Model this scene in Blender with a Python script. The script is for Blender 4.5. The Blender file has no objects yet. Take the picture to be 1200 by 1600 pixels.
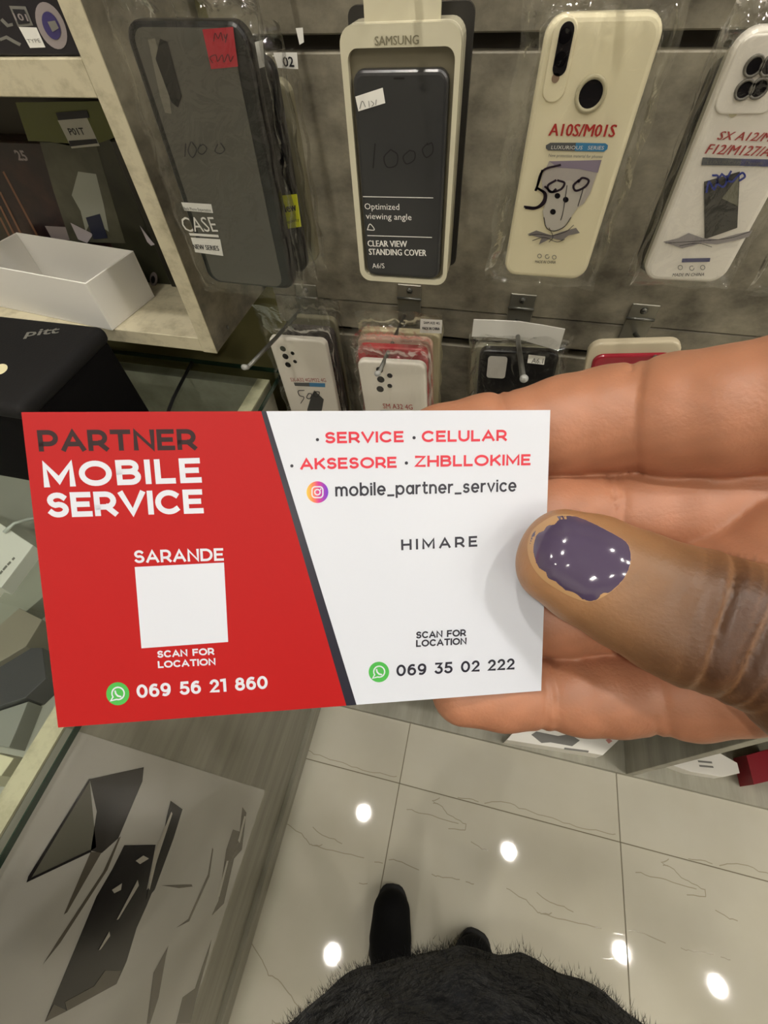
import bpy, bmesh, math, random
import numpy as np
from mathutils import Vector, Matrix
random.seed(7); np.random.seed(7)
SC = bpy.context.scene
COL = SC.collection

# ------------------------------------------------------------------ camera
F = 694.95                                   # focal length in pixels of the 1200x1600 frame
CAM = np.array([0.0, 0.0, 1.48])             # metres: X right along the wall, Y towards it, Z up
B = np.array([[0.97348071, 0.22576374, -0.03695997],      # rows: camera right, down, forward
              [0.16181036, -0.79371336, -0.58637574],
              [-0.16171801, 0.56484497, -0.80919556]])
cam_data = bpy.data.cameras.new('camera'); cam = bpy.data.objects.new('camera', cam_data); COL.objects.link(cam)
cam_data.sensor_fit = 'VERTICAL'; cam_data.sensor_height = 24.0; cam_data.sensor_width = 18.0
cam_data.lens = F / 1600 * 24.0
cam_data.clip_start = 0.004; cam_data.clip_end = 50
M3 = Matrix((B[0], -B[1], -B[2])).transposed()
cam.matrix_world = Matrix.Translation(CAM) @ M3.to_4x4()
SC.camera = cam

# ------------------------------------------------------------------ world + exposure
w = bpy.data.worlds.new('world'); SC.world = w; w.use_nodes = True
w.node_tree.nodes['Background'].inputs[0].default_value = (1, 0.95, 0.86, 1)
w.node_tree.nodes['Background'].inputs[1].default_value = 0.05
vs = SC.view_settings
vs.view_transform = 'Standard'; vs.look = 'None'; vs.gamma = 1; vs.use_curve_mapping = False
vs.exposure = 0.0
LAMP_STRENGTH = 555.0
LAMP_COLOR = (1.0, 0.95, 0.86)

# ------------------------------------------------------------------ pixel helpers: a pixel is a direction, a touched plane gives the distance
def ray(u, v): return B.T @ np.array([(u - 600) / F, (v - 800) / F, 1.0])
def onz(u, v, z): d = ray(u, v); return CAM + d * ((z - CAM[2]) / d[2])
def ony(u, v, y): d = ray(u, v); return CAM + d * (y / d[1])
def onx(u, v, x): d = ray(u, v); return CAM + d * (x / d[0])
def cam2w(p): return CAM + B.T @ np.array(p, float)

class Frame:
    """A plane standing in the place: origin, right, up and outward axes."""
    def __init__(s, o, ex, ey):
        s.o = np.array(o, float); s.ex = np.array(ex, float); s.ex /= np.linalg.norm(s.ex)
        ey = np.array(ey, float); ey -= s.ex * (ey @ s.ex); s.ey = ey / np.linalg.norm(ey); s.ez = np.cross(s.ex, s.ey)
    def pix(s, u, v, dz=0.0):
        d = ray(u, v); o = s.o + s.ez * dz
        q = CAM + d * (((o - CAM) @ s.ez) / (d @ s.ez)) - o
        return (q @ s.ex, q @ s.ey)
    def matrix(s):
        m = Matrix.Identity(4)
        for i, a in enumerate((s.ex, s.ey, s.ez)):
            for j in range(3): m[j][i] = a[j]
        for j in range(3): m[j][3] = s.o[j]
        return m

# ------------------------------------------------------------------ materials
MATS = {}
def lin(c):
    return tuple(((x / 255) / 12.92 if x / 255 <= 0.04045 else ((x / 255 + 0.055) / 1.055) ** 2.4) for x in c)
def mat(name, rgb, rough=0.5, metal=0.0, spec=0.5, noise=None, bump=None, coat=0.0, trans=0.0, sheen=0.0, emit=None, sss=0.0, attr=None):
    if name in MATS: return MATS[name]
    m = bpy.data.materials.new(name); m.use_nodes = True; MATS[name] = m
    nt = m.node_tree; b = nt.nodes['Principled BSDF']
    c = lin(rgb)
    b.inputs['Base Color'].default_value = (*c, 1); b.inputs['Roughness'].default_value = rough
    b.inputs['Metallic'].default_value = metal; b.inputs['Specular IOR Level'].default_value = spec
    b.inputs['Coat Weight'].default_value = coat; b.inputs['Coat Roughness'].default_value = 0.05
    b.inputs['Transmission Weight'].default_value = trans; b.inputs['Sheen Weight'].default_value = sheen
    if sss:
        b.inputs['Subsurface Weight'].default_value = sss; b.inputs['Subsurface Radius'].default_value = (1, 0.4, 0.2); b.inputs['Subsurface Scale'].default_value = 0.002
    if emit:
        b.inputs['Emission Color'].default_value = (*emit[0], 1); b.inputs['Emission Strength'].default_value = emit[1]
    if noise or bump:
        tc = nt.nodes.new('ShaderNodeTexCoord'); mp = nt.nodes.new('ShaderNodeMapping'); nt.links.new(tc.outputs['Object'], mp.inputs[0])
    if noise:                                # noise = (other rgb, scale, (sx,sy,sz), detail, lo, hi)
        rgb2, sc, st, det, lo, hi = noise
        mp.inputs['Scale'].default_value = st
        n = nt.nodes.new('ShaderNodeTexNoise'); n.inputs['Scale'].default_value = sc; n.inputs['Detail'].default_value = det; n.inputs['Roughness'].default_value = 0.65
        r = nt.nodes.new('ShaderNodeValToRGB'); r.color_ramp.elements[0].position = lo; r.color_ramp.elements[1].position = hi
        r.color_ramp.elements[0].color = (*c, 1); r.color_ramp.elements[1].color = (*lin(rgb2), 1)
        nt.links.new(mp.outputs[0], n.inputs['Vector']); nt.links.new(n.outputs['Fac'], r.inputs[0]); nt.links.new(r.outputs[0], b.inputs['Base Color'])
    if attr:
        a = nt.nodes.new('ShaderNodeAttribute'); a.attribute_name = attr; nt.links.new(a.outputs['Color'], b.inputs['Base Color'])
    if bump:                                 # bump = (scale, strength, distance)
        n2 = nt.nodes.new('ShaderNodeTexNoise'); n2.inputs['Scale'].default_value = bump[0]; n2.inputs['Detail'].default_value = 4
        bp = nt.nodes.new('ShaderNodeBump'); bp.inputs['Strength'].default_value = bump[1]; bp.inputs['Distance'].default_value = bump[2]
        nt.links.new(tc.outputs['Object'], n2.inputs['Vector']); nt.links.new(n2.outputs['Fac'], bp.inputs['Height']); nt.links.new(bp.outputs[0], b.inputs['Normal'])
    return m

def film(name, tint, gloss, rough, bscale, bstr, ior_mix=0.0):
    """Thin clear plastic: mostly see-through, with glossy creases."""
    if name in MATS: return MATS[name]
    m = bpy.data.materials.new(name); m.use_nodes = True; MATS[name] = m; nt = m.node_tree; nt.nodes.clear()
    out = nt.nodes.new('ShaderNodeOutputMaterial'); tr = nt.nodes.new('ShaderNodeBsdfTransparent'); tr.inputs[0].default_value = (*tint, 1)
    g = nt.nodes.new('ShaderNodeBsdfGlossy'); g.inputs['Roughness'].default_value = rough; g.inputs[0].default_value = (1, 1, 1, 1)
    mx = nt.nodes.new('ShaderNodeMixShader'); fr = nt.nodes.new('ShaderNodeLayerWeight'); fr.inputs[0].default_value = 0.25
    tc = nt.nodes.new('ShaderNodeTexCoord'); n = nt.nodes.new('ShaderNodeTexNoise'); n.inputs['Scale'].default_value = bscale; n.inputs['Detail'].default_value = 3; n.inputs['Distortion'].default_value = 1.2
    bp = nt.nodes.new('ShaderNodeBump'); bp.inputs['Strength'].default_value = bstr; bp.inputs['Distance'].default_value = 0.004
    ma = nt.nodes.new('ShaderNodeMath'); ma.operation = 'MULTIPLY_ADD'; ma.inputs[1].default_value = 0.45; ma.inputs[2].default_value = gloss; ma.use_clamp = True
    nt.links.new(tc.outputs['Object'], n.inputs['Vector']); nt.links.new(n.outputs['Fac'], bp.inputs['Height'])
    nt.links.new(bp.outputs[0], g.inputs['Normal']); nt.links.new(bp.outputs[0], fr.inputs['Normal'])
    nt.links.new(fr.outputs['Fresnel'], ma.inputs[0]); nt.links.new(ma.outputs[0], mx.inputs[0])
    nt.links.new(tr.outputs[0], mx.inputs[1]); nt.links.new(g.outputs[0], mx.inputs[2]); nt.links.new(mx.outputs[0], out.inputs[0])
    return m

# ------------------------------------------------------------------ objects
def tag(o, label=None, cat=None, group=None, kind=None):
    if label: o['label'] = label
    if cat: o['category'] = cat
    if group: o['group'] = group
    if kind: o['kind'] = kind
    return o
def link(name, me, m=None, parent=None, mw=None):
    o = bpy.data.objects.new(name, me); COL.objects.link(o)
    if m is not None and me is not None and not me.materials: me.materials.append(m)
    if parent: o.parent = parent
    if mw is not None: o.matrix_world = mw if parent is None else mw
    return o
def empty(name, mw=None, loc=None):
    o = bpy.data.objects.new(name, None); COL.objects.link(o); o.empty_display_size = 0.02
    o.matrix_basis = mw if mw is not None else Matrix.Translation(loc if loc is not None else (0, 0, 0))
    return o
def mesh_from(name, verts, faces, smooth=False):
    me = bpy.data.meshes.new(name); me.from_pydata([tuple(map(float, v)) for v in verts], [], faces); me.update()
    if smooth:
        me.polygons.foreach_set('use_smooth', [True] * len(me.polygons))
    return me
def bm_mesh(name, bm, smooth=False):
    bmesh.ops.recalc_face_normals(bm, faces=bm.faces); me = bpy.data.meshes.new(name); bm.to_mesh(me); bm.free()
    if smooth: me.polygons.foreach_set('use_smooth', [True] * len(me.polygons))
    return me
def box_me(name, x0, x1, y0, y1, z0, z1, bev=0.0, seg=1):
    bm = bmesh.new(); bmesh.ops.create_cube(bm, size=1)
    for v in bm.verts: v.co = ((x0 + x1) / 2 + v.co.x * (x1 - x0), (y0 + y1) / 2 + v.co.y * (y1 - y0), (z0 + z1) / 2 + v.co.z * (z1 - z0))
    if bev: bmesh.ops.bevel(bm, geom=bm.edges[:], offset=bev, segments=seg, affect='EDGES', profile=0.5)
    return bm_mesh(name, bm, smooth=False)
def box(name, m, x0, x1, y0, y1, z0, z1, parent=None, bev=0.0, seg=1):
    return link(name, box_me(name, x0, x1, y0, y1, z0, z1, bev, seg), m, parent)
def rrect(w, h, r, n=6, cx=0, cy=0):
    pts = []
    for (sx, sy, a0) in ((1, 1, 0), (-1, 1, 90), (-1, -1, 180), (1, -1, 270)):
        for i in range(n + 1):
            a = math.radians(a0 + 90 * i / n); pts.append((cx + sx * (w / 2 - r) + r * math.cos(a), cy + sy * (h / 2 - r) + r * math.sin(a)))
    return pts
def slab(name, m, pts, z0, z1, parent=None, bev=0.0, smooth=False):
    """Outline pts (ccw) raised from z0 to z1, its front rim chamfered inwards."""
    n = len(pts); P = np.array(pts)
    c = P.mean(0)
    def inset(d):
        prv = np.roll(P, 1, 0); nxt = np.roll(P, -1, 0); t = nxt - prv; t /= (np.linalg.norm(t, axis=1)[:, None] + 1e-12)
        nrm = np.stack([-t[:, 1], t[:, 0]], 1); return P + nrm * d
    rings = [(P, z0)]
    if bev > 0:
        for k in range(4):
            a = math.pi / 2 * k / 3; rings.append((inset(bev * (1 - math.cos(a))), z1 - bev + bev * math.sin(a)))
    else: rings.append((P, z1))
    v = []; f = []
    for Q, z in rings: v += [(q[0], q[1], z) for q in Q]
    for k in range(len(rings) - 1):
        for i in range(n):
            j = (i + 1) % n; f.append((k * n + i, k * n + j, (k + 1) * n + j, (k + 1) * n + i))
    f.append(tuple(range((len(rings) - 1) * n, len(rings) * n))); f.append(tuple(range(n - 1, -1, -1)))
    return link(name, mesh_from(name, v, f), m, parent)
def flat(name, m, polys, z, parent=None):
    """Flat print: polygons lying at height z."""
    v = []; f = []
    for p in polys:
        dz = 0.0
        if isinstance(p, tuple): dz, p = p
        f.append(tuple(range(len(v), len(v) + len(p)))); v += [(q[0], q[1], z + dz) for q in p]
    me = mesh_from(name, v, f)
    bm = bmesh.new(); bm.from_mesh(me); bmesh.ops.triangulate(bm, faces=bm.faces[:])
    for q in bm.faces:
        q.normal_update()
        if q.normal.z < 0: q.normal_flip()
    bm.to_mesh(me); bm.free()
    return link(name, me, m, parent)
def disc_pts(cx, cy, r, n=28, ry=None): return [(cx + r * math.cos(2 * math.pi * i / n), cy + (ry or r) * math.sin(2 * math.pi * i / n)) for i in range(n)]
def stroke_polys(lines, wd, caps=True):
    """Ribbons of width wd along polylines, mitred at the bends so that no two faces of a stroke overlap."""
    out = []
    for L in lines:
        P = [np.array(L[0], float)]
        for q in L[1:]:
            if np.linalg.norm(np.array(q, float) - P[-1]) > wd * 0.02: P.append(np.array(q, float))
        if len(P) < 2: P = [P[0], P[0] + np.array([0, wd * 0.05])]
        closed = len(P) > 3 and np.linalg.norm(P[0] - P[-1]) < wd * 0.3
        if closed: P[-1] = P[0].copy()
        elif caps:
            d0 = P[0] - P[1]; d1 = P[-1] - P[-2]
            P[0] = P[0] + d0 / np.linalg.norm(d0) * wd * 0.45; P[-1] = P[-1] + d1 / np.linalg.norm(d1) * wd * 0.45
        n = len(P); side = []
        for i in range(n):
            a = P[i] - P[i - 1] if i > 0 else (P[0] - P[-2] if closed else P[1] - P[0])
            b = P[i + 1] - P[i] if i < n - 1 else (P[1] - P[0] if closed else P[-1] - P[-2])
            a = a / (np.linalg.norm(a) + 1e-12); b = b / (np.linalg.norm(b) + 1e-12)
            t = a + b; ln = np.linalg.norm(t); t = t / ln if ln > 1e-6 else b
            nn = np.array([-t[1], t[0]]); c = max(0.6, nn @ np.array([-b[1], b[0]])); side.append(nn * wd / 2 / c)
        for i in range(n - 1):
            out.append([tuple(P[i] - side[i]), tuple(P[i + 1] - side[i + 1]), tuple(P[i + 1] + side[i + 1]), tuple(P[i] + side[i])])
    return out
def tube(name, m, pts, r, parent=None, n=10):
    pts = [np.array(p, float) for p in pts]; v = []; f = []
    prev = None
    for i, p in enumerate(pts):
        t = pts[min(i + 1, len(pts) - 1)] - pts[max(i - 1, 0)]; t /= np.linalg.norm(t)
        a = np.array([0, 0, 1.0]) if abs(t[2]) < 0.9 else np.array([1.0, 0, 0])
        if prev is None: x = np.cross(t, a)
        else: x = prev - t * (prev @ t)
        x /= np.linalg.norm(x); prev = x; y = np.cross(t, x)
        rr = r if np.isscalar(r) else r[i]
        for k in range(n):
            g = 2 * math.pi * k / n; v.append(p + rr * (x * math.cos(g) + y * math.sin(g)))
    for i in range(len(pts) - 1):
        for k in range(n):
            j = (k + 1) % n; f.append((i * n + k, i * n + j, (i + 1) * n + j, (i + 1) * n + k))
    f.append(tuple(range(n - 1, -1, -1))); f.append(tuple(range((len(pts) - 1) * n, len(pts) * n)))
    return link(name, mesh_from(name, v, f, True), m, parent)
def child_flat(name, m, F_, parent, px_polys, z):
    return flat(name, m, [[F_.pix(u, v, z) for (u, v) in P] for P in px_polys], z, parent)

# ------------------------------------------------------------------ lettering
def arc(cx, cy, rx, ry, a0, a1, n=12):
    return [(cx + rx * math.cos(math.radians(a0 + (a1 - a0) * i / n)), cy + ry * math.sin(math.radians(a0 + (a1 - a0) * i / n))) for i in range(n + 1)]
G = {}
def g(ch, w, *lines): G[ch] = (w, [list(l) for l in lines])
g(' ', 0.36)
g('A', .96, [(.02, 0), (.48, 1), (.94, 0)], [(.18, .3), (.78, .3)])
g('B', .74, [(0, 0), (0, 1), (.42, 1)] + arc(.42, .77, .26, .23, 90, -90) + [(0, .54)], [(.42, .54)] + arc(.44, .27, .3, .27, 90, -90) + [(0, 0)])
g('C', .9, arc(.48, .5, .48, .5, 48, 312, 22))
g('D', .88, [(0, 0), (0, 1), (.38, 1)] + arc(.38, .5, .5, .5, 90, -90, 18) + [(0, 0)])
g('E', .66, [(.64, 1), (0, 1), (0, 0), (.66, 0)], [(0, .51), (.57, .51)])
g('F', .64, [(.64, 1), (0, 1), (0, 0)], [(0, .49), (.56, .49)])
g('H', .8, [(0, 0), (0, 1)], [(.8, 0), (.8, 1)], [(0, .5), (.8, .5)])
g('I', .0, [(0, 0), (0, 1)])
g('K', .74, [(0, 0), (0, 1)], [(.7, 1), (0, .34)], [(.27, .58), (.74, 0)])
g('L', .6, [(0, 1), (0, 0), (.6, 0)])
g('M', 1.0, [(0, 0), (0, 1), (.5, .2), (1, 1), (1, 0)])
g('N', .82, [(0, 0), (0, 1), (.82, 0), (.82, 1)])
g('O', 1.06, arc(.53, .5, .53, .5, 0, 360, 30))
g('P', .72, [(0, 0), (0, 1), (.38, 1)] + arc(.38, .66, .34, .34, 90, -90) + [(0, .32)])
g('R', .74, [(0, 0), (0, 1), (.38, 1)] + arc(.38, .67, .33, .33, 90, -90) + [(0, .34)], [(.42, .34), (.74, 0)])
g('S', .68, arc(.35, .74, .31, .26, 35, 250, 12) + arc(.34, .265, .33, .265, 80, -150, 14))
g('T', .78, [(0, 1), (.78, 1)], [(.39, 1), (.39, 0)])
g('U', .78, [(0, 1), (0, .4)] + arc(.39, .4, .39, .4, 180, 360, 14) + [(.78, 1)])
g('V', .9, [(0, 1), (.45, 0), (.9, 1)])
g('Z', .74, [(.02, 1), (.72, 1), (0, 0), (.74, 0)])
g('0', .78, arc(.39, .5, .37, .5, 0, 360, 28))
g('1', .3, [(0, .98), (.28, 1), (.28, 0)])
g('2', .66, arc(.33, .7, .3, .3, 160, -25, 12) + [(.02, 0), (.66, 0)])
g('3', .66, [(.05, 1), (.6, 1), (.3, .62)] + arc(.31, .31, .33, .31, 88, -150, 14))
g('5', .66, [(.6, 1), (.12, 1), (.07, .57), (.3, .6)] + arc(.31, .3, .34, .3, 85, -150, 14))
g('6', .7, arc(.36, .32, .33, .32, 0, 360, 20), [(.03, .36)] + arc(.42, .5, .39, .5, 180, 70, 10))
g('8', .7, arc(.35, .77, .27, .23, 0, 360, 18), arc(.35, .28, .34, .28, 0, 360, 20))
g('9', .7, arc(.35, .68, .33, .32, 0, 360, 20), [(.68, .64)] + arc(.29, .5, .39, .5, 0, -110, 10))
X = .7
g('m', .98, [(0, 0), (0, X)], [(0, .42)] + arc(.25, .44, .24, .27, 180, 0, 10) + [(.49, 0)], [(.49, .42)] + arc(.735, .44, .245, .27, 180, 0, 10) + [(.98, 0)])
g('n', .56, [(0, 0), (0, X)], [(0, .4)] + arc(.28, .42, .28, .29, 180, 0, 10) + [(.56, 0)])
g('o', .7, arc(.35, .35, .35, .36, 0, 360, 22))
g('b', .68, [(0, 0), (0, 1.02)], arc(.34, .35, .34, .36, 0, 360, 22))
g('p', .68, [(0, -.28), (0, X)], arc(.34, .35, .34, .36, 0, 360, 22))
g('a', .62, arc(.3, .35, .3, .35, 0, 360, 20), [(.62, 0), (.62, X)])
g('i', 0, [(0, 0), (0, X)], [(0, .95), (0, .96)])
g('l', 0, [(0, 0), (0, 1.02)])
g('e', .66, [(.02, .34), (.64, .34)] + arc(.33, .35, .32, .36, 0, 310, 20))
g('r', .34, [(0, 0), (0, X)], [(0, .38)] + arc(.3, .4, .3, .3, 180, 85, 6))
g('t', .36, [(.12, .95), (.12, .2)] + arc(.28, .18, .16, .18, 180, 300, 6), [(0, X), (.36, X)])
g('s', .5, arc(.26, .52, .22, .18, 35, 245, 8) + arc(.25, .18, .24, .185, 75, -150, 10))
g('v', .6, [(0, X), (.3, 0), (.6, X)])
g('c', .58, arc(.33, .35, .33, .36, 48, 312, 18))
g('_', .5, [(0, -.12), (.5, -.12)])
g('.', 0, [(0, .45), (0, .46)])
def stroke_text(name, m, s, Fr, bl, br, tl, z, parent, wt=0.19, gap=0.34):
    p0 = np.array(Fr.pix(*bl, z)); p1 = np.array(Fr.pix(*br, z)); t = np.array(Fr.pix(*tl, z))
    d = p1 - p0; W = np.linalg.norm(d); ex = d / W; ey = np.array([-ex[1], ex[0]]); H = abs((t - p0) @ ey)
    x = 0; items = []
    for ch in s:
        wd, L = G[ch]; items.append((x, L)); x += wd + gap
    tot = x - gap
    H2 = H * (1 - wt); kx = (W - H * wt) / tot; st = H * wt
    polys = []
    for (x0, L) in items:
        for lv, l in enumerate(L):
            ln = [tuple(p0 + ex * (st / 2 + (x0 + q[0]) * kx) + ey * (st / 2 + q[1] * H2)) for q in l]
            polys += [(lv * 2e-6, P) for P in stroke_polys([ln], st)]
    return flat(name, m, polys, z, parent)
def font_text(name, m, s, Fr, bl, br, tl, z, parent, bold=0.0, shear=0.0):
    """Printed words in the built-in typeface, fitted between two baseline ends."""
    p0 = np.array(Fr.pix(*bl, z)); p1 = np.array(Fr.pix(*br, z)); t = np.array(Fr.pix(*tl, z))
    d = p1 - p0; W = np.linalg.norm(d); ex = d / W; ey = np.array([-ex[1], ex[0]]); H = abs((t - p0) @ ey)
    cu = bpy.data.curves.new('tmp', 'FONT'); cu.body = s; cu.offset = 0.0 if set(s) & set('MWNV') else bold; cu.shear = shear; cu.resolution_u = 2
    o = bpy.data.objects.new('tmp', cu); COL.objects.link(o)
    me = bpy.data.meshes.new_from_object(o.evaluated_get(bpy.context.evaluated_depsgraph_get())); bpy.data.objects.remove(o)
    co = np.zeros(len(me.vertices) * 3); me.vertices.foreach_get('co', co); co = co.reshape(-1, 3)
    if len(co) == 0: return None
    x0, x1 = co[:, 0].min(), co[:, 0].max(); hh = 0.729
    for v, c in zip(me.vertices, co):
        q = p0 + ex * ((c[0] - x0) / (x1 - x0) * W) + ey * (c[1] / hh * H)
        v.co = (q[0], q[1], z)
    if bold and set(s) & set('MWNV'):                   # bold weight as slightly shifted copies
        n0 = len(me.vertices); bm = bmesh.new(); bm.from_mesh(me); g0 = bm.verts[:] + bm.edges[:] + bm.faces[:]
        for k in (-1, 1):
            r = bmesh.ops.duplicate(bm, geom=g0)
            for v in r['geom']:
                if isinstance(v, bmesh.types.BMVert): v.co.x += k * 0.035 * H; v.co.z += k * 4e-6
        bm.to_mesh(me); bm.free()
    me.name = name
    return link(name, me, m, parent)

# ------------------------------------------------------------------ smooth solids from distance fields
def surface_nets(D, org, h):
    nx, ny, nz = D.shape; S = D < 0
    acc = np.zeros((nx - 1, ny - 1, nz - 1), np.int8)
    for i in (0, 1):
        for j in (0, 1):
            for k in (0, 1): acc += S[i:nx - 1 + i, j:ny - 1 + j, k:nz - 1 + k]
    act = (acc > 0) & (acc < 8); I = np.argwhere(act); ids = -np.ones(act.shape, np.int64); ids[act] = np.arange(len(I))
    cs = [(i, j, k) for i in (0, 1) for j in (0, 1) for k in (0, 1)]
    val = {c: D[I[:, 0] + c[0], I[:, 1] + c[1], I[:, 2] + c[2]] for c in cs}
    P = np.zeros((len(I), 3)); N = np.zeros(len(I))
    for c in cs:
        for ax in range(3):
            if c[ax] == 0:
                c2 = list(c); c2[ax] = 1; c2 = tuple(c2); a, b = val[c], val[c2]; mk = (a < 0) != (b < 0)
                t = np.where(mk, a / np.where(mk, a - b, 1), 0)
                q = np.tile(np.array(c, float), (len(I), 1)); q[:, ax] = t
                P[mk] += q[mk]; N[mk] += 1
    V = np.array(org) + (I + P / N[:, None]) * h
    Fs = []
    for ax in range(3):
        sl0 = [slice(None)] * 3; sl1 = [slice(None)] * 3; sl0[ax] = slice(0, -1); sl1[ax] = slice(1, None)
        ch = S[tuple(sl0)] != S[tuple(sl1)]; E = np.argwhere(ch)
        o1, o2 = [a for a in range(3) if a != ax]
        lim = np.array(act.shape)
        E = E[(E[:, o1] > 0) & (E[:, o2] > 0) & (E[:, o1] < lim[o1]) & (E[:, o2] < lim[o2])]
        q = []
        for (a, b) in ((-1, -1), (0, -1), (0, 0), (-1, 0)):
            e = E.copy(); e[:, o1] += a; e[:, o2] += b; q.append(ids[e[:, 0], e[:, 1], e[:, 2]])
        q = np.stack(q, 1)
        flip = S[E[:, 0], E[:, 1], E[:, 2]] ^ (ax == 1)
        q = np.where(flip[:, None], q, q[:, ::-1]); Fs.append(q)
    return V, np.concatenate(Fs)
def grid(lo, hi, h):
    ax = [np.arange(lo[i], hi[i] + h, h) for i in range(3)]
    return np.stack(np.meshgrid(*ax, indexing='ij'), -1).astype(np.float32)
def cone(P, a, b, ra, rb):
    a = np.array(a, np.float32); b = np.array(b, np.float32); ab = b - a
    t = np.clip(((P - a) @ ab) / (ab @ ab), 0, 1)
    return np.linalg.norm(P - a - t[..., None] * ab, axis=-1) - (ra + (rb - ra) * t), t
def smin(a, b, k):
    hh = np.clip(0.5 + 0.5 * (b - a) / k, 0, 1); return b + (a - b) * hh - k * hh * (1 - hh)
def chain(P, pts, k=2.0):
    d = None
    for (a, b) in zip(pts[:-1], pts[1:]):
        e, _ = cone(P, a[0], b[0], a[1], b[1]); d = e if d is None else np.minimum(d, e) if k == 0 else smin(d, e, k)
    return d

def wpar(o, parent):
    """Parent a mesh made in world coordinates to a thing's Empty."""
    o.parent = parent; o.matrix_parent_inverse = parent.matrix_basis.inverted(); return o
def wbox(name, m, x0, x1, y0, y1, z0, z1, parent, bev=0.0, seg=1):
    return wpar(box(name, m, x0, x1, y0, y1, z0, z1, None, bev, seg), parent)

# ------------------------------------------------------------------ shared materials
LAM = mat('taupe_laminate', (82, 77, 66), 0.5, noise=((146, 139, 121), 13.0, (1, 1, 1.5), 12, 0.34, 0.68), bump=(60, 0.15, 0.002))
LAMC = mat('cream_laminate', (200, 191, 164), 0.5, noise=((150, 141, 116), 42.0, (1, 1, 1.3), 12, 0.46, 0.78), bump=(80, 0.15, 0.002))
LAMG = mat('grey_laminate', (160, 157, 143), 0.45, noise=((120, 117, 104), 16.0, (1, 0.12, 1), 7, 0.35, 0.75))
TILE = mat('glazed_tile', (192, 188, 174), 0.035, noise=((185, 180, 164), 3.0, (1, 1, 1), 4, 0.35, 0.7), spec=0.55)
VEIN = mat('tile_vein', (158, 150, 132), 0.1)
GROUT = mat('grout', (120, 112, 95), 0.9)
WHITE = mat('white_paint', (225, 220, 208), 0.8)
OLIVE = mat('olive_paint', (122, 116, 74), 0.75, bump=(120, 0.1, 0.001))
CEIL = mat('ceiling_paint', (232, 230, 224), 0.9)
BLACK = mat('black_plastic', (22, 22, 24), 0.35)
INK = mat('dark_ink', (30, 28, 34), 0.5)
INKW = mat('white_ink', (236, 234, 228), 0.5)
INKR = mat('red_ink', (182, 50, 46), 0.5)
STEEL = mat('hook_steel', (118, 118, 114), 0.35, metal=0.9)
PLASTIC = film('clear_bag', (0.985, 0.985, 0.98), 0.04, 0.07, 55.0, 0.4)
CLEARTRAY = mat('clear_tray_plastic', (206, 200, 176), 0.22, spec=0.6)
CREAM = mat('clear_case_over_card', (244, 235, 204), 0.28, noise=((236, 226, 192), 6, (1, 1, 1), 3, 0.35, 0.7))
PAPER = mat('white_card_stock', (234, 231, 224), 0.45)

# ------------------------------------------------------------------ the room
RX0, RX1, RY0, WY, RZ = -3.2, 4.2, -3.4, 0.625, 3.3
SLY = 0.60                                              # front of the slat wall
def struct(o): o['kind'] = 'structure'; return o
floor = struct(box('floor', GROUT, RX0, RX1, RY0, WY, -0.06, -0.0015))
tl_w, tl_l, ox, oy = 0.594, 1.194, -0.037, 0.112
VE = [[(688, 1262), (676, 1256), (686, 1250), (702, 1250), (720, 1250), (738, 1254), (752, 1260), (768, 1256), (790, 1257), (810, 1266), (840, 1276), (862, 1283), (890, 1292), (920, 1300), (952, 1306), (968, 1308)],
      [(676, 1258), (690, 1264), (698, 1276), (712, 1283), (728, 1292), (726, 1301), (700, 1299)],
      [(636, 1268), (654, 1274), (676, 1278), (700, 1286), (716, 1291)], [(735, 1318), (752, 1330), (768, 1335)],
      [(600, 1346), (620, 1349), (640, 1357), (654, 1364)], [(674, 1370), (690, 1377), (705, 1377), (718, 1379)], [(728, 1381), (740, 1386)],
      [(790, 1393), (806, 1402), (822, 1412), (838, 1428), (846, 1434), (862, 1431)],
      [(838, 1400), (852, 1410), (872, 1418), (896, 1430)], [(846, 1432), (872, 1440), (905, 1447), (940, 1456)], [(952, 1462), (975, 1466)],
      [(560, 1385), (580, 1386), (606, 1384)]]
def in_tile(q):
    w0 = onz(q[0], q[1], 0.0); return (w0[0] - (ox + 0.0), w0[1] - (oy - 1.2))
vein_lines = []
rv = random.Random(3)
for L in VE:
    P = [in_tile(q) for q in L]; out = []
    for i in range(len(P) - 1):
        for k in range(3):
            t = k / 3; out.append((P[i][0] * (1 - t) + P[i + 1][0] * t + rv.uniform(-.002, .002), P[i][1] * (1 - t) + P[i + 1][1] * t + rv.uniform(-.002, .002)))
    out.append(P[-1]); vein_lines.append(out)
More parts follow.
